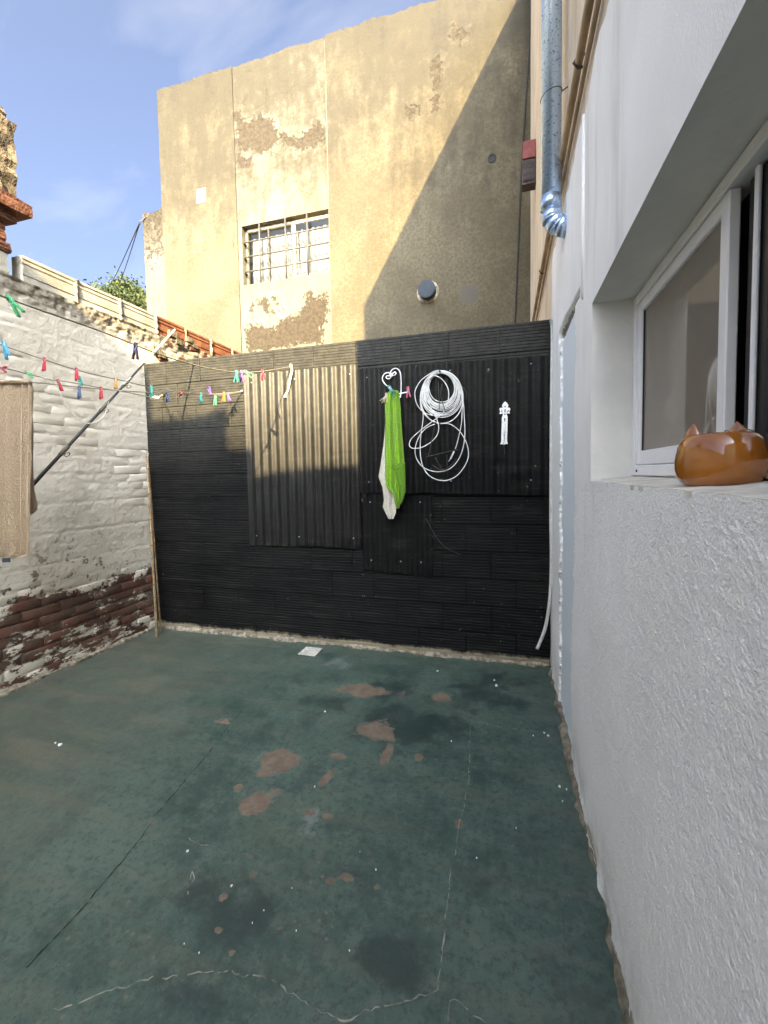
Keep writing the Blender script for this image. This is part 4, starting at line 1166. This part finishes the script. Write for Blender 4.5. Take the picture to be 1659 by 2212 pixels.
PC = [pB(*q) for q in LC]; e_ = ext(PC[-2], PC[-1], 0.1)
line('clothes_line', PC+e_, 'lowest clothes line, the one holding up the beige towel', .0030)
LD = [(255,844),(234,841),(170,829),(134,823),(112,820),(56,807),(35,801),(0,793),(-60,778)]
PD = [pB(*q) for q in LD]; e_ = ext(PD[-2], PD[-1], 0.15)
line('clothes_line', PD+e_, 'short clothes line knotted to the rod, with a twisted knot', .0030)
# twisted knot and hanging loop of rope
rp = thing('rope_loop', 'slack pale rope loop hanging from the knot beside the rod', 'rope', pB(117,820))
o_ = -Vector(rp.location)
tube('rope', [p+o_ for p in smoothpath([pB(*q) for q in ((112,820),(119,826),(124,836),(138,862),(157,892),(180,912),(198,914),(214,908),(226,895),(231,880),(235,868))], 6)], .0028, M['rope'], rp, 6)
mb = MB()
for k in range(2):
    P = [pB(96+i*1.7, 815+i*.55) + Vector((0, math.cos(i*1.1+k*3.14)*.004, math.sin(i*1.1+k*3.14)*.005)) + o_ for i in range(13)]
    mb.tube(P, .0026, 6)
mb.build('knot', M['rope'], rp, True)
tag_rope = thing('rod_rope', 'white rope tying the rod to the hook on the black wall', 'rope', HC)
o_ = -Vector(HC)
tube('rope', [p+o_ for p in smoothpath([atd(258,844,2.62), atd(292,851,3.0), atd(326,858,3.35), atd(340,859,3.5), HC+Vector((-.01,-.03,-.01)), HC], 6)], .0040, M['rope'], tag_rope, 7)
mb = MB()
for k in range(3):
    cc = atd(328+k*6, 858+k*.4, 3.38+.03*k)+o_
    mb.tube([cc+Vector((.010*math.sin(t), .018*math.cos(t)*.6, .011*math.cos(t+.6))) for t in np.linspace(0, 6.0, 14)], .004, 6)
mb.build('knot', M['rope'], tag_rope, True)
tube('hook', [p for p in (Vector((0,.004,0)), Vector((0,-.02,0)), Vector((0,-.035,.008)))], .004, M['iron'], tag_rope, 6)
# hooks of the lines
def wallhook(P, label):
    h = thing('wall_hook', label, 'hook', P, group='hooks on the black wall')
    tube('eye', [(.008*math.sin(t), -.012, .008*math.cos(t)) for t in np.linspace(0, 5.6, 12)], .0025, M['galv'], h, 6)
    tube('shank', [(0,.02,0),(0,-.010,-.007)], .003, M['galv'], h, 6)
wallhook(HA+Vector((0,.014,0)), 'metal eye hook holding the topmost clothes line')
wallhook(HB+Vector((0,.0,0)), 'metal eye hook holding the two lower clothes lines')
rt = thing('rope_tail', 'white rope tail with a knotted end dangling below the upper hook', 'rope', HA)
tl = [at(x, y, 1, D_BACK-.035)-HA for x, y in ((628,790),(631,800),(627,818),(624,838),(619,850),(616,856))]
tube('rope', smoothpath(tl, 5), lambda q: .0055+.0045*abs(math.sin(q*5)), M['rope'], rt, 8)
bm = bmesh.new(); bmesh.ops.create_icosphere(bm, subdivisions=2, radius=.013)
for v in bm.verts: v.co *= random.uniform(.8, 1.15)
me = bpy.data.meshes.new('knot'); bm.to_mesh(me); bm.free(); me.materials.append(M['rope'])
link('knot', me, rt, tl[-1]); link('knot', me, rt, tl[0])

# fishing rod propping the lines
r0, r1 = atd(-60, 1190, 2.25), atd(378, 712, 3.25)
rod = thing('fishing_rod', 'old dark fishing rod with line guides leaning across the left wall', 'fishing rod', r0)
ax_ = (r1-r0)
def rp_(t): return ax_*t
tube('blank', [rp_(t) for t in np.linspace(-.642, .80, 40)], lambda q: .0190*(1-q)+.0062*q, plain('rod_blank', (.035,.034,.033), .6, .25, .25, 20), rod, 10)
tube('tip_section', [rp_(t) for t in np.linspace(.795, 1, 8)], lambda q: .0085*(1-q)+.0070*q, M['rope'], rod, 8)
sd_ = ax_.cross(Vector((0,1,0))).normalized()
for t in (.365, .56, .685):
    tube('wrap', [rp_(t-.018), rp_(t+.018)], .0150*(1-t)+.0065*t+.0018, M['darkline'], rod, 10)
    c_ = rp_(t) + Vector((.028,-.004,-.026))
    d1 = ax_.normalized()
    n1 = Vector((1,0,-.2)).normalized(); n2 = Vector((0,.5,.6)).normalized()
    tube('guide', [c_ + (n1*math.cos(q)+n2*math.sin(q))*.016 for q in np.linspace(0, 6.283, 14)[:-1]], .0022, M['iron'], rod, 6, True)
    tube('guide_foot', [rp_(t-.012), c_+Vector((-.014,0,.006))], .002, M['iron'], rod, 5)
mb = MB()
for k in range(5):
    cc = rp_(.675+.008*k)
    mb.tube([cc+Vector((.013*math.cos(q), .013*math.sin(q), .006*math.cos(q))) for q in np.linspace(0, 6.283, 12)[:-1]], .0032, 6, True)
mb.build('rope_binding', M['rope'], rod, True)
# bamboo canes in the corner
def cane(name, b, t, r, label):
    o = thing(name, label, 'cane', b, group='bamboo canes in the corner')
    d = t-b; L = d.length; n = max(4, int(L/.105)); pts = []; rr = []
    for i in range(n):
        for q, k in ((0, 1.18), (.06, 1.0), (.5, .95), (.94, 1.0)):
            pts.append(d*((i+q)/n)); rr.append(r*k*(1-.25*i/n))
    pts.append(d); rr.append(r*.8)
    tube('culm', pts, rr, M['bamboo'], o, 9)
    dn = d.normalized()
    for i in range(1, n):
        tube('node', [d*(i/n)-dn*.004, d*(i/n)+dn*.004], r*1.28*(1-.25*i/n), M['darkline'], o, 9)
b_ = at(339,1375,2,.003)
cane('bamboo_cane', b_, at(318,985,1,2.985), .0115, 'thicker bamboo cane leaning in the left corner of the black wall')
cane('bamboo_cane', at(347,1362,2,.003), at(322,1010,1,3.02), .006, 'thin cane standing just behind the thicker bamboo cane')

# ---- pegs
LEG_OUT = [(-.0008,.013),(-.0062,.012),(-.0075,.002),(-.0072,-.016),(-.0105,-.030),(-.0165,-.058),(-.0150,-.0625),(-.0105,-.0625),(-.0062,-.040),(-.0012,-.022),(-.0008,-.012),(-.0026,-.001),(-.0026,.003),(-.0008,.006)]
LEG_HOLE = [(-.0082,-.034),(-.0130,-.055),(-.0112,-.057),(-.0066,-.036)]
def leg_mesh(mat): return poly2d('leg', LEG_OUT, [LEG_HOLE], .0105, lambda a, b, t: Vector((a, t, b)), mat)
PEGMAT = {}
def pegmat(col):
    if col not in PEGMAT:
        mt = plain('peg_plastic_%d' % len(PEGMAT), col, .4, .4, .08, 60); PEGMAT[col] = leg_mesh(mt)
    return PEGMAT[col]
mbs = MB()
mbs.tube([(.006*math.cos(t)*1.1, -.0065+.0011*t/6.283*1.9, -.017+.0045*math.sin(t)) for t in np.linspace(0, 25, 40)], .0008, 5)
mbs.tube([(.006,-.004,-.017),(.0085,0,-.004),(.0085,0,.004)], .0008, 5); mbs.tube([(-.006,.004,-.017),(-.0085,0,-.004),(-.0085,0,.004)], .0008, 5)
SPRING = mesh('spring', mbs.v, mbs.f, M['galv'], True)
def peg(P, col, label, line_dir, tilt=0.0, swing=0.0, scale=1.0, open_=0.0, group='pegs on the clothes lines'):
    """P = where the jaws grip; line_dir horizontal direction of the line; tilt turns it about the line, swing about the view"""
    t = thing('clothes_peg', label, 'clothes peg', P, group=group)
    yd = Vector(line_dir).normalized(); zd = Vector((0,0,1)); xd = yd.cross(zd).normalized(); zd = xd.cross(yd)
    mm = Matrix((xd, yd, zd)).transposed().to_4x4()
    mm = mm @ Matrix.Rotation(tilt, 4, 'Y') @ Matrix.Rotation(swing, 4, 'X')
    t.rotation_euler = mm.to_euler(); t.scale = (scale,)*3
    lm = pegmat(col)
    a = link('leg', lm, t); b = link('leg', lm, t); b.scale = (-1, 1, 1)
    link('spring', SPRING, t)
    return t
dA_ = (PA[7]-PA[10]); dB_ = (PB[4]-PB[9])
RED=(.42,.035,.05); TEAL=(.03,.32,.26); GRN=(.05,.33,.13); BLUE=(.045,.22,.30); PUR=(.20,.11,.34); DARK=(.10,.07,.11); TAN=(.42,.25,.09); ORG=(.62,.17,.04); LIME=(.06,.42,.17); NAVY=(.06,.09,.16); BRN=(.34,.09,.06); PINK=(.55,.12,.20); WOOD=(.45,.36,.25)
peg(pA(20,645), GRN, 'big green peg nearest the camera on the topmost line', dA_, -.55, .25)
peg(pA(293,746), DARK, 'dark purple peg alone on the topmost line before the rod tip', dA_, .08)
peg(pA(511,804), TEAL, 'teal peg, leftmost of the cluster on the topmost line', dA_, .05)
peg(pA(522,804), PUR, 'violet peg between two greenish pegs on the topmost line', dA_, .1, .2)
peg(pA(531,803), GRN, 'tilted pale green peg beside the violet peg', dA_, -1.0)
peg(pA(567,802), RED, 'red peg nearest the upper hook', dA_, -.1)
peg(pB(8,743), BLUE, 'long blue peg at the left edge on the middle line', dB_, -.5, .1, 1.35)
peg(pB(96,777), RED, 'red peg on the middle line, nearer to the blue peg', dB_, .0)
peg(pB(165,799), RED, 'red peg on the middle line, nearer to the tan peg', dB_, -.22)
peg(pB(250,819), TAN, 'tan peg on the middle line left of the rod', dB_, -.1)
peg(pB(327,837), TEAL, 'teal peg on the middle line in front of the wall edge', dB_, -.08)
peg(pB(396,848), BRN, 'brownish red peg lying flat along the line', dB_, 1.45)
peg(pB(434,852), TEAL, 'teal peg left of the violet and lime pegs', dB_, -.05)
peg(pB(455,851), PUR, 'violet peg turned upwards above the lime peg', dB_, 2.6)
peg(pB(465,858), LIME, 'lime green peg hanging lowest under the violet peg', dB_, .0, .0)
peg(pB(484,850), ORG, 'orange peg near the lower hook', dB_, .05)
peg(pB(492,851), PUR, 'violet peg half hidden beside the orange peg', dB_, -.1, .3, .9)
peg(pB(4,796), RED, 'red peg lying sideways on the short line at the left edge', dB_, -1.35)
peg(pB(58,805), GRN, 'small green peg lying sideways near the twisted knot', dB_, -1.15, .3, .85)
peg(pB(126,823), RED, 'small red peg just right of the twisted knot', dB_, .12, .4, .9)
peg(pB(176,829), TEAL, 'teal peg tipped upwards on the short line', dB_, 2.3)
peg(pB(171,838), NAVY, 'grey blue peg hanging under the tipped teal peg', dB_, -.15)
peg(pB(218,840), RED, 'red peg on the lowest line between the navy pegs and rod', dB_, -.12)
peg(pB(361,850), NAVY, 'navy peg at the start of the rod rope near the wall', dB_, -.1)

# ---- cloths
def cloth(name, rows, nu, y0, waves, mat, label, cat, seed, thick=.004, parent=None, group=None, amp=1.0, dfun=None, tagit=True):
    """rows: (y_px, xl_px, xr_px) down the cloth on the plane Y = y0 (or depth dfun)"""
    ny = 60
    ypx = np.array([r[0] for r in rows], float); xl = np.array([r[1] for r in rows], float); xr = np.array([r[2] for r in rows], float)
    yy = np.linspace(ypx[0], ypx[-1], ny); L = np.interp(yy, ypx, xl); Rr = np.interp(yy, ypx, xr)
    P = np.zeros((nu, ny, 3)); us = np.linspace(0, 1, nu)
    for j in range(ny):
        for i in range(nu):
            x = L[j]+(Rr[j]-L[j])*us[i]
            if dfun is None: p = at(x, yy[j], 1, y0)
            else: p = atd(x, yy[j], dfun(x))
            t = j/(ny-1)
            w = sum(a*math.sin(us[i]*k*math.pi*2+ph+t*dr) for (a, k, ph, dr) in waves)*amp*(.45+.55*t)
            n = (float(vnoise(us[i]*6, t*9, seed))-.5)*.006
            P[i, j] = (p.x, p.y + w + n, p.z)
    org = P[0, 0].copy()
    o = slab(name, us, np.linspace(0, 1, ny)[::-1]*-1, P[:, ::-1][:, :]-org, (0, thick, 0), [M[mat]], parent)
    o.location = org
    for p_ in o.data.polygons: p_.use_smooth = True
    return tag(o, label, cat, group) if tagit else o
W_G = [(.019,2.3,.4,1.1),(.010,4.6,1.0,-.9)]
cloth('pale_cloth', [(862,835,862),(900,833,860),(960,828,850),(1000,822,850),(1030,817,848),(1044,822,850),(1052,826,852),(1080,829,855),(1095,826,856),(1108,832,855),(1121,838,850)], 26, 2.992, [(.006,1.6,0,.8),(.004,3.1,1,.3)], 'pale_towel', 'off-white cloth hanging behind the green towel', 'cloth', 5)
g1 = cloth('green_towel', [(843,842,860),(850,834,862),(880,831,865),(930,831,868),(960,830,871),(1000,830,874),(1018,830,875),(1030,831,874),(1052,832,870),(1066,848,866),(1080,850,866),(1098,857,861)], 40, 2.940, W_G, 'green_towel', 'bright green terry towel hanging from the heart hook', 'towel', 8)
fl_ = cloth('folded_corner', [(1000,862,874.5),(1012,848,875),(1030,855,875.5),(1050,861,875.5),(1062,864,875.5),(1075,866,872),(1090,866,867)], 18, 2.908, [(.004,1.0,.2,.5)], 'green_inner', '', '', 9, tagit=False)
loc_ = Vector(fl_.location); fl_.parent = g1; fl_.location = loc_ - Vector(g1.location)
hem = tube('hem', [at(x, y, 1, 2.906)-Vector(g1.location) for x, y in ((875,1000),(862,1008),(848,1013),(852,1025),(858,1042),(865,1062),(867,1080),(861,1098))], .0022, M['green_towel'], g1, 6)
# beige towel on the lowest line
def dT(x): return line_depth(x, 524, dB, 96, 2.35)
bt = cloth('beige_towel', [(823,-120,64),(832,-120,66),(900,-122,66),(1000,-125,66),(1100,-128,65),(1180,-130,67),(1200,-130,68),(1205,-130,40)], 50, 0, [(.015,2.3,.3,1.2),(.008,6.0,0,-1.2)], 'beige_towel', 'large beige towel hanging at the left edge of the yard', 'towel', 3, .003, dfun=dT)
o2 = cloth('rear_fold', [(835,56,70),(900,57,70),(1000,58,70),(1060,60,72),(1085,60,77),(1103,60,79),(1112,60,66)], 10, 0, [(.003,1,.3,.4)], 'beige_towel', '', '', 4, .004, dfun=lambda x: dT(x)+.03, tagit=False)
lc_ = Vector(o2.location); o2.parent = bt; o2.location = lc_-Vector(bt.location)
p_ = atd(13.5, 1210, dT(13)-.02)
q_ = link('label', bbox_mesh('label', (.042, .003, .022), M['greyplastic'], .001), bt, p_-Vector(bt.location), (0,0,YAW))
for xs_ in (48, 63):
    tube('hem', [atd(xs_-(y-830)*.012+(2 if y > 1150 else 0), y, dT(xs_)-.022)-Vector(bt.location) for y in np.linspace(828, 1200, 16)], .0025, M['beige_towel'], bt, 6)
tube('top_fold', [atd(x, 825, dT(x)-.004)-Vector(bt.location) for x in np.linspace(-118, 66, 20)], .010, M['beige_towel'], bt, 8)

# ================================================================== things hung on the black wall
def K(x, y): return ((1250+x*.21097)/1.54310, (1200+y*.21097)/1.54310)      # enlarged detail -> layout units
def KP(x, y, Y): a, b = K(x, y); return at(a, b, 1, Y)
hk = thing('heart_hook', 'white wire heart hook with a towel ring on the black wall', 'hook', KP(255,240,3.02))
o_ = -Vector(hk.location)
def hw(name, pts, Y, r=.0038):
    tube(name, smoothpath([KP(x, y, Y)+o_ for x, y in pts], 6), r, M['white_paint'], hk, 8)
hw('left_lobe', [(262,262),(235,288),(200,296),(176,276),(186,252),(232,248),(252,232),(240,208),(196,200),(146,222),(116,284),(132,344),(172,394),(212,424),(262,470),(330,540),(400,590)], 3.015)
hw('right_lobe', [(250,222),(280,240),(316,236),(330,208),(312,190),(280,212),(256,240),(246,196),(276,150),(326,132),(372,154),(402,214),(411,310),(412,430),(408,540),(398,592)], 3.012)
mb = MB()
rc = KP(345,540,2.985)+o_
hk_ring = [rc + Vector((.078*math.cos(t), .030*math.sin(t), .006*math.sin(t)+.010*math.cos(t))) for t in np.linspace(0, 2*math.pi, 37)[:-1]]
tube('towel_ring', hk_ring, .0038, M['white_paint'], hk, 8, True)
bm = bmesh.new(); bmesh.ops.create_uvsphere(bm, u_segments=14, v_segments=8, radius=.014)
for v in bm.verts: v.co.y *= .6
me = bpy.data.meshes.new('boss'); bm.to_mesh(me); bm.free(); me.materials.append(M['white_paint']); me.polygons.foreach_set('use_smooth', [True]*len(me.polygons))
link('boss', me, hk, KP(255,242,3.008)+o_)
G_ = 'pegs on the heart hook'
peg(KP(225,430,2.93), (.02,.19,.15), 'dark teal peg clipping the green towel to the heart hook', (0,1,0), -.65, 0, 1.25, group=G_)
peg(KP(520,450,2.94), PINK, 'pink peg on the right side of the towel ring', (.3,1,0), -.08, group=G_)
peg(KP(178,545,2.945), WOOD, 'pale wooden peg at the left end of the green towel', (0,1,0), .1, 0, .9, group=G_)
peg(KP(160,585,2.95), WOOD, 'second wooden peg, sideways below the upright wooden one', (0,1,0), .9, .3, .8, group=G_)
# coil of white cable
co = thing('cable_coil', 'coil of white cable hung on the black wall', 'cable', KP(1040,205,3.01))
o_ = -Vector(co.location)
rg = random.Random(5)
CRAD = .0031
mb = MB()
loops = []
for i in range(11):
    top = 178 + rg.uniform(-6, 34); bot = 668 + i*20 + rg.uniform(-10, 10)
    if i == 0: bot = 664
    cxl = 842 - i*9 + rg.uniform(-14, 14); cxr = 1256 + i*10 + rg.uniform(-14, 12)
    loops.append((top, bot, cxl, cxr))
loops += [(170, 905, 720, 1395), (186, 880, 735, 1380), (175, 1000, 708, 1405), (182, 1003, 716, 1398)]
path = []
for li, (top, bot, xl, xr) in enumerate(loops):
    cx, cy = (xl+xr)/2, (top+bot)/2
    ph = rg.uniform(-.1, .1)
    for k in range(28):
        t = 2*math.pi*k/28
        q = .5+.5*math.cos(t)                                # 1 at the top
        x = 1050*q*.35 + cx*(1-q*.35) + math.sin(t)*(xr-xl)/2*(1-.06*q)
        y = cy - math.cos(t)*(bot-top)/2
        path.append(KP(x + rg.uniform(-1.5,1.5), y, 3.022-.0032*(li % 7)-.006*math.sin(t*2+ph)) + o_)
mb.tube(smoothpath(path, 2), CRAD, 7)
mb.build('coil', M['cable'], co, True)
def loose(pts, Y0, Y1, closed=False):
    n = len(pts)
    P = [KP(x, y, Y0+(Y1-Y0)*i/(n-1))+o_ for i, (x, y) in enumerate(pts)]
    tube('loose_loop', smoothpath(P, 7, closed), CRAD, M['cable'], co, 7, closed)
loose([(850,330),(900,262),(960,252),(1040,290),(1110,365),(1160,480),(1160,620),(1130,740),(1050,860),(900,975),(720,1110),(580,1240),(542,1330),(570,1385),(640,1396),(740,1380),(880,1300),(975,1195),(1008,1070),(972,925),(890,760),(832,580),(840,420),(880,330)], 3.000, 2.996)
loose([(1060,168),(960,172),(860,222),(720,330),(640,470),(632,580),(665,700),(740,800),(850,860),(1000,878),(1140,850),(1260,740),(1300,600)], 3.004, 3.0)
loose([(716,560),(722,700),(760,850),(752,1000),(728,1150),(714,1350),(722,1540),(765,1700),(850,1820),(980,1890),(1130,1903),(1290,1830),(1420,1670),(1478,1500),(1445,1310),(1350,1140),(1230,1035),(1130,1002),(1010,1003),(890,955),(790,870),(730,760),(712,620)], 3.008, 3.004)
loose([(955,1008),(810,1075),(700,1205),(636,1390),(650,1540),(740,1675),(880,1748),(1050,1762),(1200,1705),(1325,1560),(1395,1370),(1420,1160),(1410,900),(1398,700),(1360,430)], 2.998, 3.002)
loose([(1330,420),(1385,640),(1376,820),(1366,1000),(1322,1215),(1280,1370),(1262,1410)], 3.004, 2.998)
tube('plug', [KP(1250,1440,2.996)+o_, KP(1195,1560,2.996)+o_], .0055, M['cable'], co, 8)
tube('plug_pin', [KP(1195,1560,2.996)+o_, KP(1160,1605,2.996)+o_], .003, M['galv'], co, 6)
tube('plug_collar', [KP(1268,1400,2.997)+o_, KP(1248,1442,2.997)+o_], .0065, M['blackcable'], co, 8)
tube('tie', [KP(955,985,2.992)+o_, KP(955,1025,2.992)+o_], .006, M['blackcable'], co, 6)
tube('tie', [KP(1025,985,2.992)+o_, KP(1020,1022,2.992)+o_], .005, M['blackcable'], co, 6)
tube('tail', smoothpath([KP(x, y, 3.01)+o_ for x, y in ((1380,420),(1420,470),(1442,520),(1445,580),(1440,615))], 5), .0030, M['iron'], co, 6)
ch = thing('coil_hook', 'black bracket hook the white cable coil hangs on', 'hook', KP(1040,205,3.03))
link('plate', bbox_mesh('plate', (.018, .006, .05), M['blackcable'], .002), ch, (0,0,-.01))
tube('arm', [(0,0,.0),(0,-.055,.0),(0,-.058,.012)], .005, M['blackcable'], ch, 6)
# black bent wire frame behind the coil
wf = thing('wire_frame', 'bent black wire frame hanging behind the white cable loops', 'wire frame', KP(1050,640,3.0))
o_ = -Vector(wf.location)
for pts in ([(1000,350),(1010,560),(1020,780)],[(1060,380),(1040,560),(1110,800)],[(940,1050),(900,1250),(840,1520)],[(800,1535),(1060,1470),(1310,1415)],[(910,1660),(1030,1730),(1150,1705),(1290,1550)],[(950,1540),(1040,1700)],[(1135,1500),(1140,1700)]):
    tube('wire', smoothpath([KP(x, y, 2.988)+o_ for x, y in pts], 5), .0026, M['iron'], wf, 6)
# white ornamental plaque
def Q(x, y): return ((1640+x*.08137)/1.54310, (1320+y*.08137)/1.54310)
qc = at(*Q(520,1100), 1, 3.018)
def q2(l): return [(at(*Q(x, y), 1, 3.018).x-qc.x, at(*Q(x, y), 1, 3.018).z-qc.z) for x, y in l]
OUT = [(540,228),(600,275),(648,330),(676,390),(650,440),(640,480),(690,472),(735,495),(750,535),(738,590),(712,640),(706,672),(738,685),(740,708),(708,722),(672,706),(606,712),(606,760),(636,850),(640,900),(630,1400),(618,1780),(622,1880),(650,1965),(600,1965),(545,1968),(510,2000),(480,2012),(450,1985),(430,1965),(380,1975),(332,1985),(335,1955),(370,1900),(378,1800),(388,1400),(402,1000),(402,900),(412,860),(440,780),(448,715),(380,718),(345,738),(306,722),(312,690),(342,676),(330,610),(308,560),(318,510),(360,482),(410,484),(436,490),(430,450),(406,405),(430,350),(470,290)]
circ = lambda cx, cy, r, n=12: [(cx+r*math.cos(2*math.pi*k/n), cy+r*math.sin(2*math.pi*k/n)) for k in range(n)]
HOLES = [circ(537,436,30), circ(528,752,30), [(510,550),(558,550),(552,600),(545,684),(516,684),(512,610)], [(495,908),(548,908),(540,970),(530,1048),(508,1048),(500,980)], [(472,1582),(526,1582),(516,1640),(506,1718),(492,1718),(482,1650)],
         [(382,556),(405,575),(436,672),(390,680)], [(682,548),(672,640),(665,668),(616,668),(650,590)]]
pq = thing('wall_ornament', 'white cut-out metal ornament with a pointed top on the black wall', 'ornament', qc)
me = poly2d('plate', q2(OUT), [q2(h) for h in HOLES], .005, lambda a, b, t: Vector((a, t, b)), M['white_paint'])
link('plate', me, pq)
rb = [at(*Q(x, y), 1, 3.012)-qc for x, y in ((518,1080),(510,1560))]
tube('raised_rib', rb, .004, M['white_paint'], pq, 6)
tube('loose_wire', smoothpath([at(*Q(x, y), 1, 3.010)-qc for x, y in ((500,1700),(520,1760),(485,1900),(478,2030),(500,2150),(515,2290),(508,2400))], 5), .0018, M['iron'], pq, 5)
# thin dark twig/wire on the block wall
o = tube('loose_wire', smoothpath([at(x, y, 1, 3.035) for x, y in ((920,1120),(935,1148),(948,1168),(968,1186),(995,1198))], 5), .0022, M['iron'], None, 5)
tag(o, 'thin dark wire curving down the black wall below the sheets', 'wire')

# ================================================================== drain, cat pot, small scraps
dc = at(671, 1409, 2, 0)
dr = thing('floor_drain', 'white square drain grate in the floor beside the black wall', 'drain', (dc.x, dc.y, .004))
hs = []
for (r_, n) in ((.048,20),(.036,14),(.024,10),(.012,5)):
    for k in range(n):
        a = 2*math.pi*k/n + r_*20
        cx, cy = r_*math.cos(a), r_*math.sin(a); w_ = .0046
        hs.append([(cx+w_*math.cos(a+q), cy+w_*math.sin(a+q)) for q in (0, math.pi/2, math.pi, -math.pi/2)])
s_ = .070
me = poly2d('grate', [(-s_,-s_),(s_,-s_),(s_,s_),(-s_,s_)], hs, .006, lambda a, b, t: Vector((a, b, t+.003)), plain('drain_plastic', (.50,.48,.43), .6, .3, .25, 40))
link('grate', me, dr)
link('pan', bbox_mesh('pan', (.125,.125,.003), M['dark']), dr, (0,0,-.0025))

def cat_pot():
    cx, cy = .368, .905; zb = 1.3135 + (cx-.29)*.10 - .003
    t = thing('cat_planter', 'glossy caramel ceramic cat-head planter on the window sill', 'planter', (cx, cy, zb))
    A, B, HT = .078, .060, .103                      # half width (along view), half depth, height
    n = 56; prof = []
    # (height fraction, radius fraction) round belly, flat foot, open rim
    pr = [(0.0,.60),(.0,.70),(.02,.765),(.08,.865),(.18,.945),(.32,.99),(.48,1.0),(.62,.975),(.76,.935),(.86,.88),(.94,.80),(.985,.72),(1.0,.66),(.99,.60),(.92,.58),(.70,.60)]
    v = []; f = []
    for (h, r) in pr:
        for k in range(n):
            a = 2*math.pi*k/n; ca, sa = math.cos(a), math.sin(a); e = .86
            v.append((A*r*math.copysign(abs(ca)**e, ca), B*r*math.copysign(abs(sa)**e, sa), HT*h))
    for i in range(len(pr)-1):
        for k in range(n): f.append((i*n+k, i*n+(k+1) % n, (i+1)*n+(k+1) % n, (i+1)*n+k))
    f.append(tuple(range(n-1, -1, -1))); f.append(tuple(range((len(pr)-1)*n, len(pr)*n)))
    me = mesh('bowl', v, f, M['glaze'], True); o = link('bowl', me, t)
    def ear(x, yb):
        vv = []; ff = []; m_ = 14; L = 9
        for j in range(L+1):
            s = j/L; w = .023*(1-s**1.7)+.0006; d = .011*(1-s**1.5)+.0005
            for k in range(m_):
                a = 2*math.pi*k/m_
                vv.append((x + w*math.cos(a) - s*.004*(1 if x > 0 else -1), yb+d*math.sin(a), HT*.84 + .040*s))
        for j in range(L):
            for k in range(m_): ff.append((j*m_+k, j*m_+(k+1) % m_, (j+1)*m_+(k+1) % m_, (j+1)*m_+k))
        ff.append(tuple(range(L*m_, (L+1)*m_)))
        link('ear', mesh('ear', vv, ff, M['glaze'], True), t)
    ear(-.036, -.026); ear(.014, .030)
    link('soil', mesh('soil', [(A*.57*math.cos(k/20*6.283), B*.57*math.sin(k/20*6.283), HT*.86) for k in range(20)], [tuple(range(20))], plain('dry_soil', (.07,.05,.035), .95, .1, .4, 90, .006, 150)), t)
    mb = MB()
    for k in range(5):
        a = k*1.3
        mb.tube(smoothpath([(.018*math.cos(a), .012*math.sin(a), HT*.85), (.03*math.cos(a)+.012, .02*math.sin(a), HT*1.03), (.045*math.cos(a)+.02, .03*math.sin(a), HT*.99)], 5), .0012, 5)
    mb.build('dry_stems', M['bamboo'], t, True)
    t.rotation_euler = (0, 0, R(-62)); t.scale = (.91,.91,.91)
    return t
cat_pot()

def scraps():
    # flecks of white paint and plaster lying on the floor
    rg = random.Random(12); mb = MB()
    spots = [(1072,1482,9),(1152,1590,4),(1184,1590,5),(1175,1584,4),(1209,1700,7),(1224,1706,4),(975,1602,4),(500,1915,5),(702,1538,4),(545,1995,3),(405,1840,5),(812,1880,3),(1215,1732,4),(1030,1855,4),(570,1968,3),(430,2060,3),
             (130,1610,8),(152,1388,3),(120,1605,4),(1068,1470,4),(1115,1790,3),(945,1450,4),(1140,1440,4),(680,1700,3),(640,2012,3),(755,2055,3)]
    for _ in range(4): spots.append((rg.uniform(80,1240), rg.uniform(1400,2190), rg.uniform(.8,2.0)))
    for (x, y, r_) in spots:
        c = at(x, y, 2, 0)
        if c.x > .26 or c.y > 3.03 or c.x < -3.0 : continue
        rr = r_*.0012*max(.5, c.length/2.2)
        n = 6; b = len(mb.v); zt = .004+rr*.2
        ring = [(c.x+rr*rg.uniform(.5,1.2)*math.cos(2*math.pi*k/n), c.y+rr*rg.uniform(.5,1.2)*math.sin(2*math.pi*k/n)) for k in range(n)]
        v = [(p[0], p[1], -.001) for p in ring] + [(p[0], p[1], zt) for p in ring]
        f = [(k, (k+1) % n, n+(k+1) % n, n+k) for k in range(n)] + [tuple(range(n, 2*n))]
        mb.add(v, f)
    o = mb.build('paint_flecks', M['white_paint'])
    tag(o, 'tiny white flecks of paint and plaster on the green floor', 'flecks', kind='stuff')
scraps()
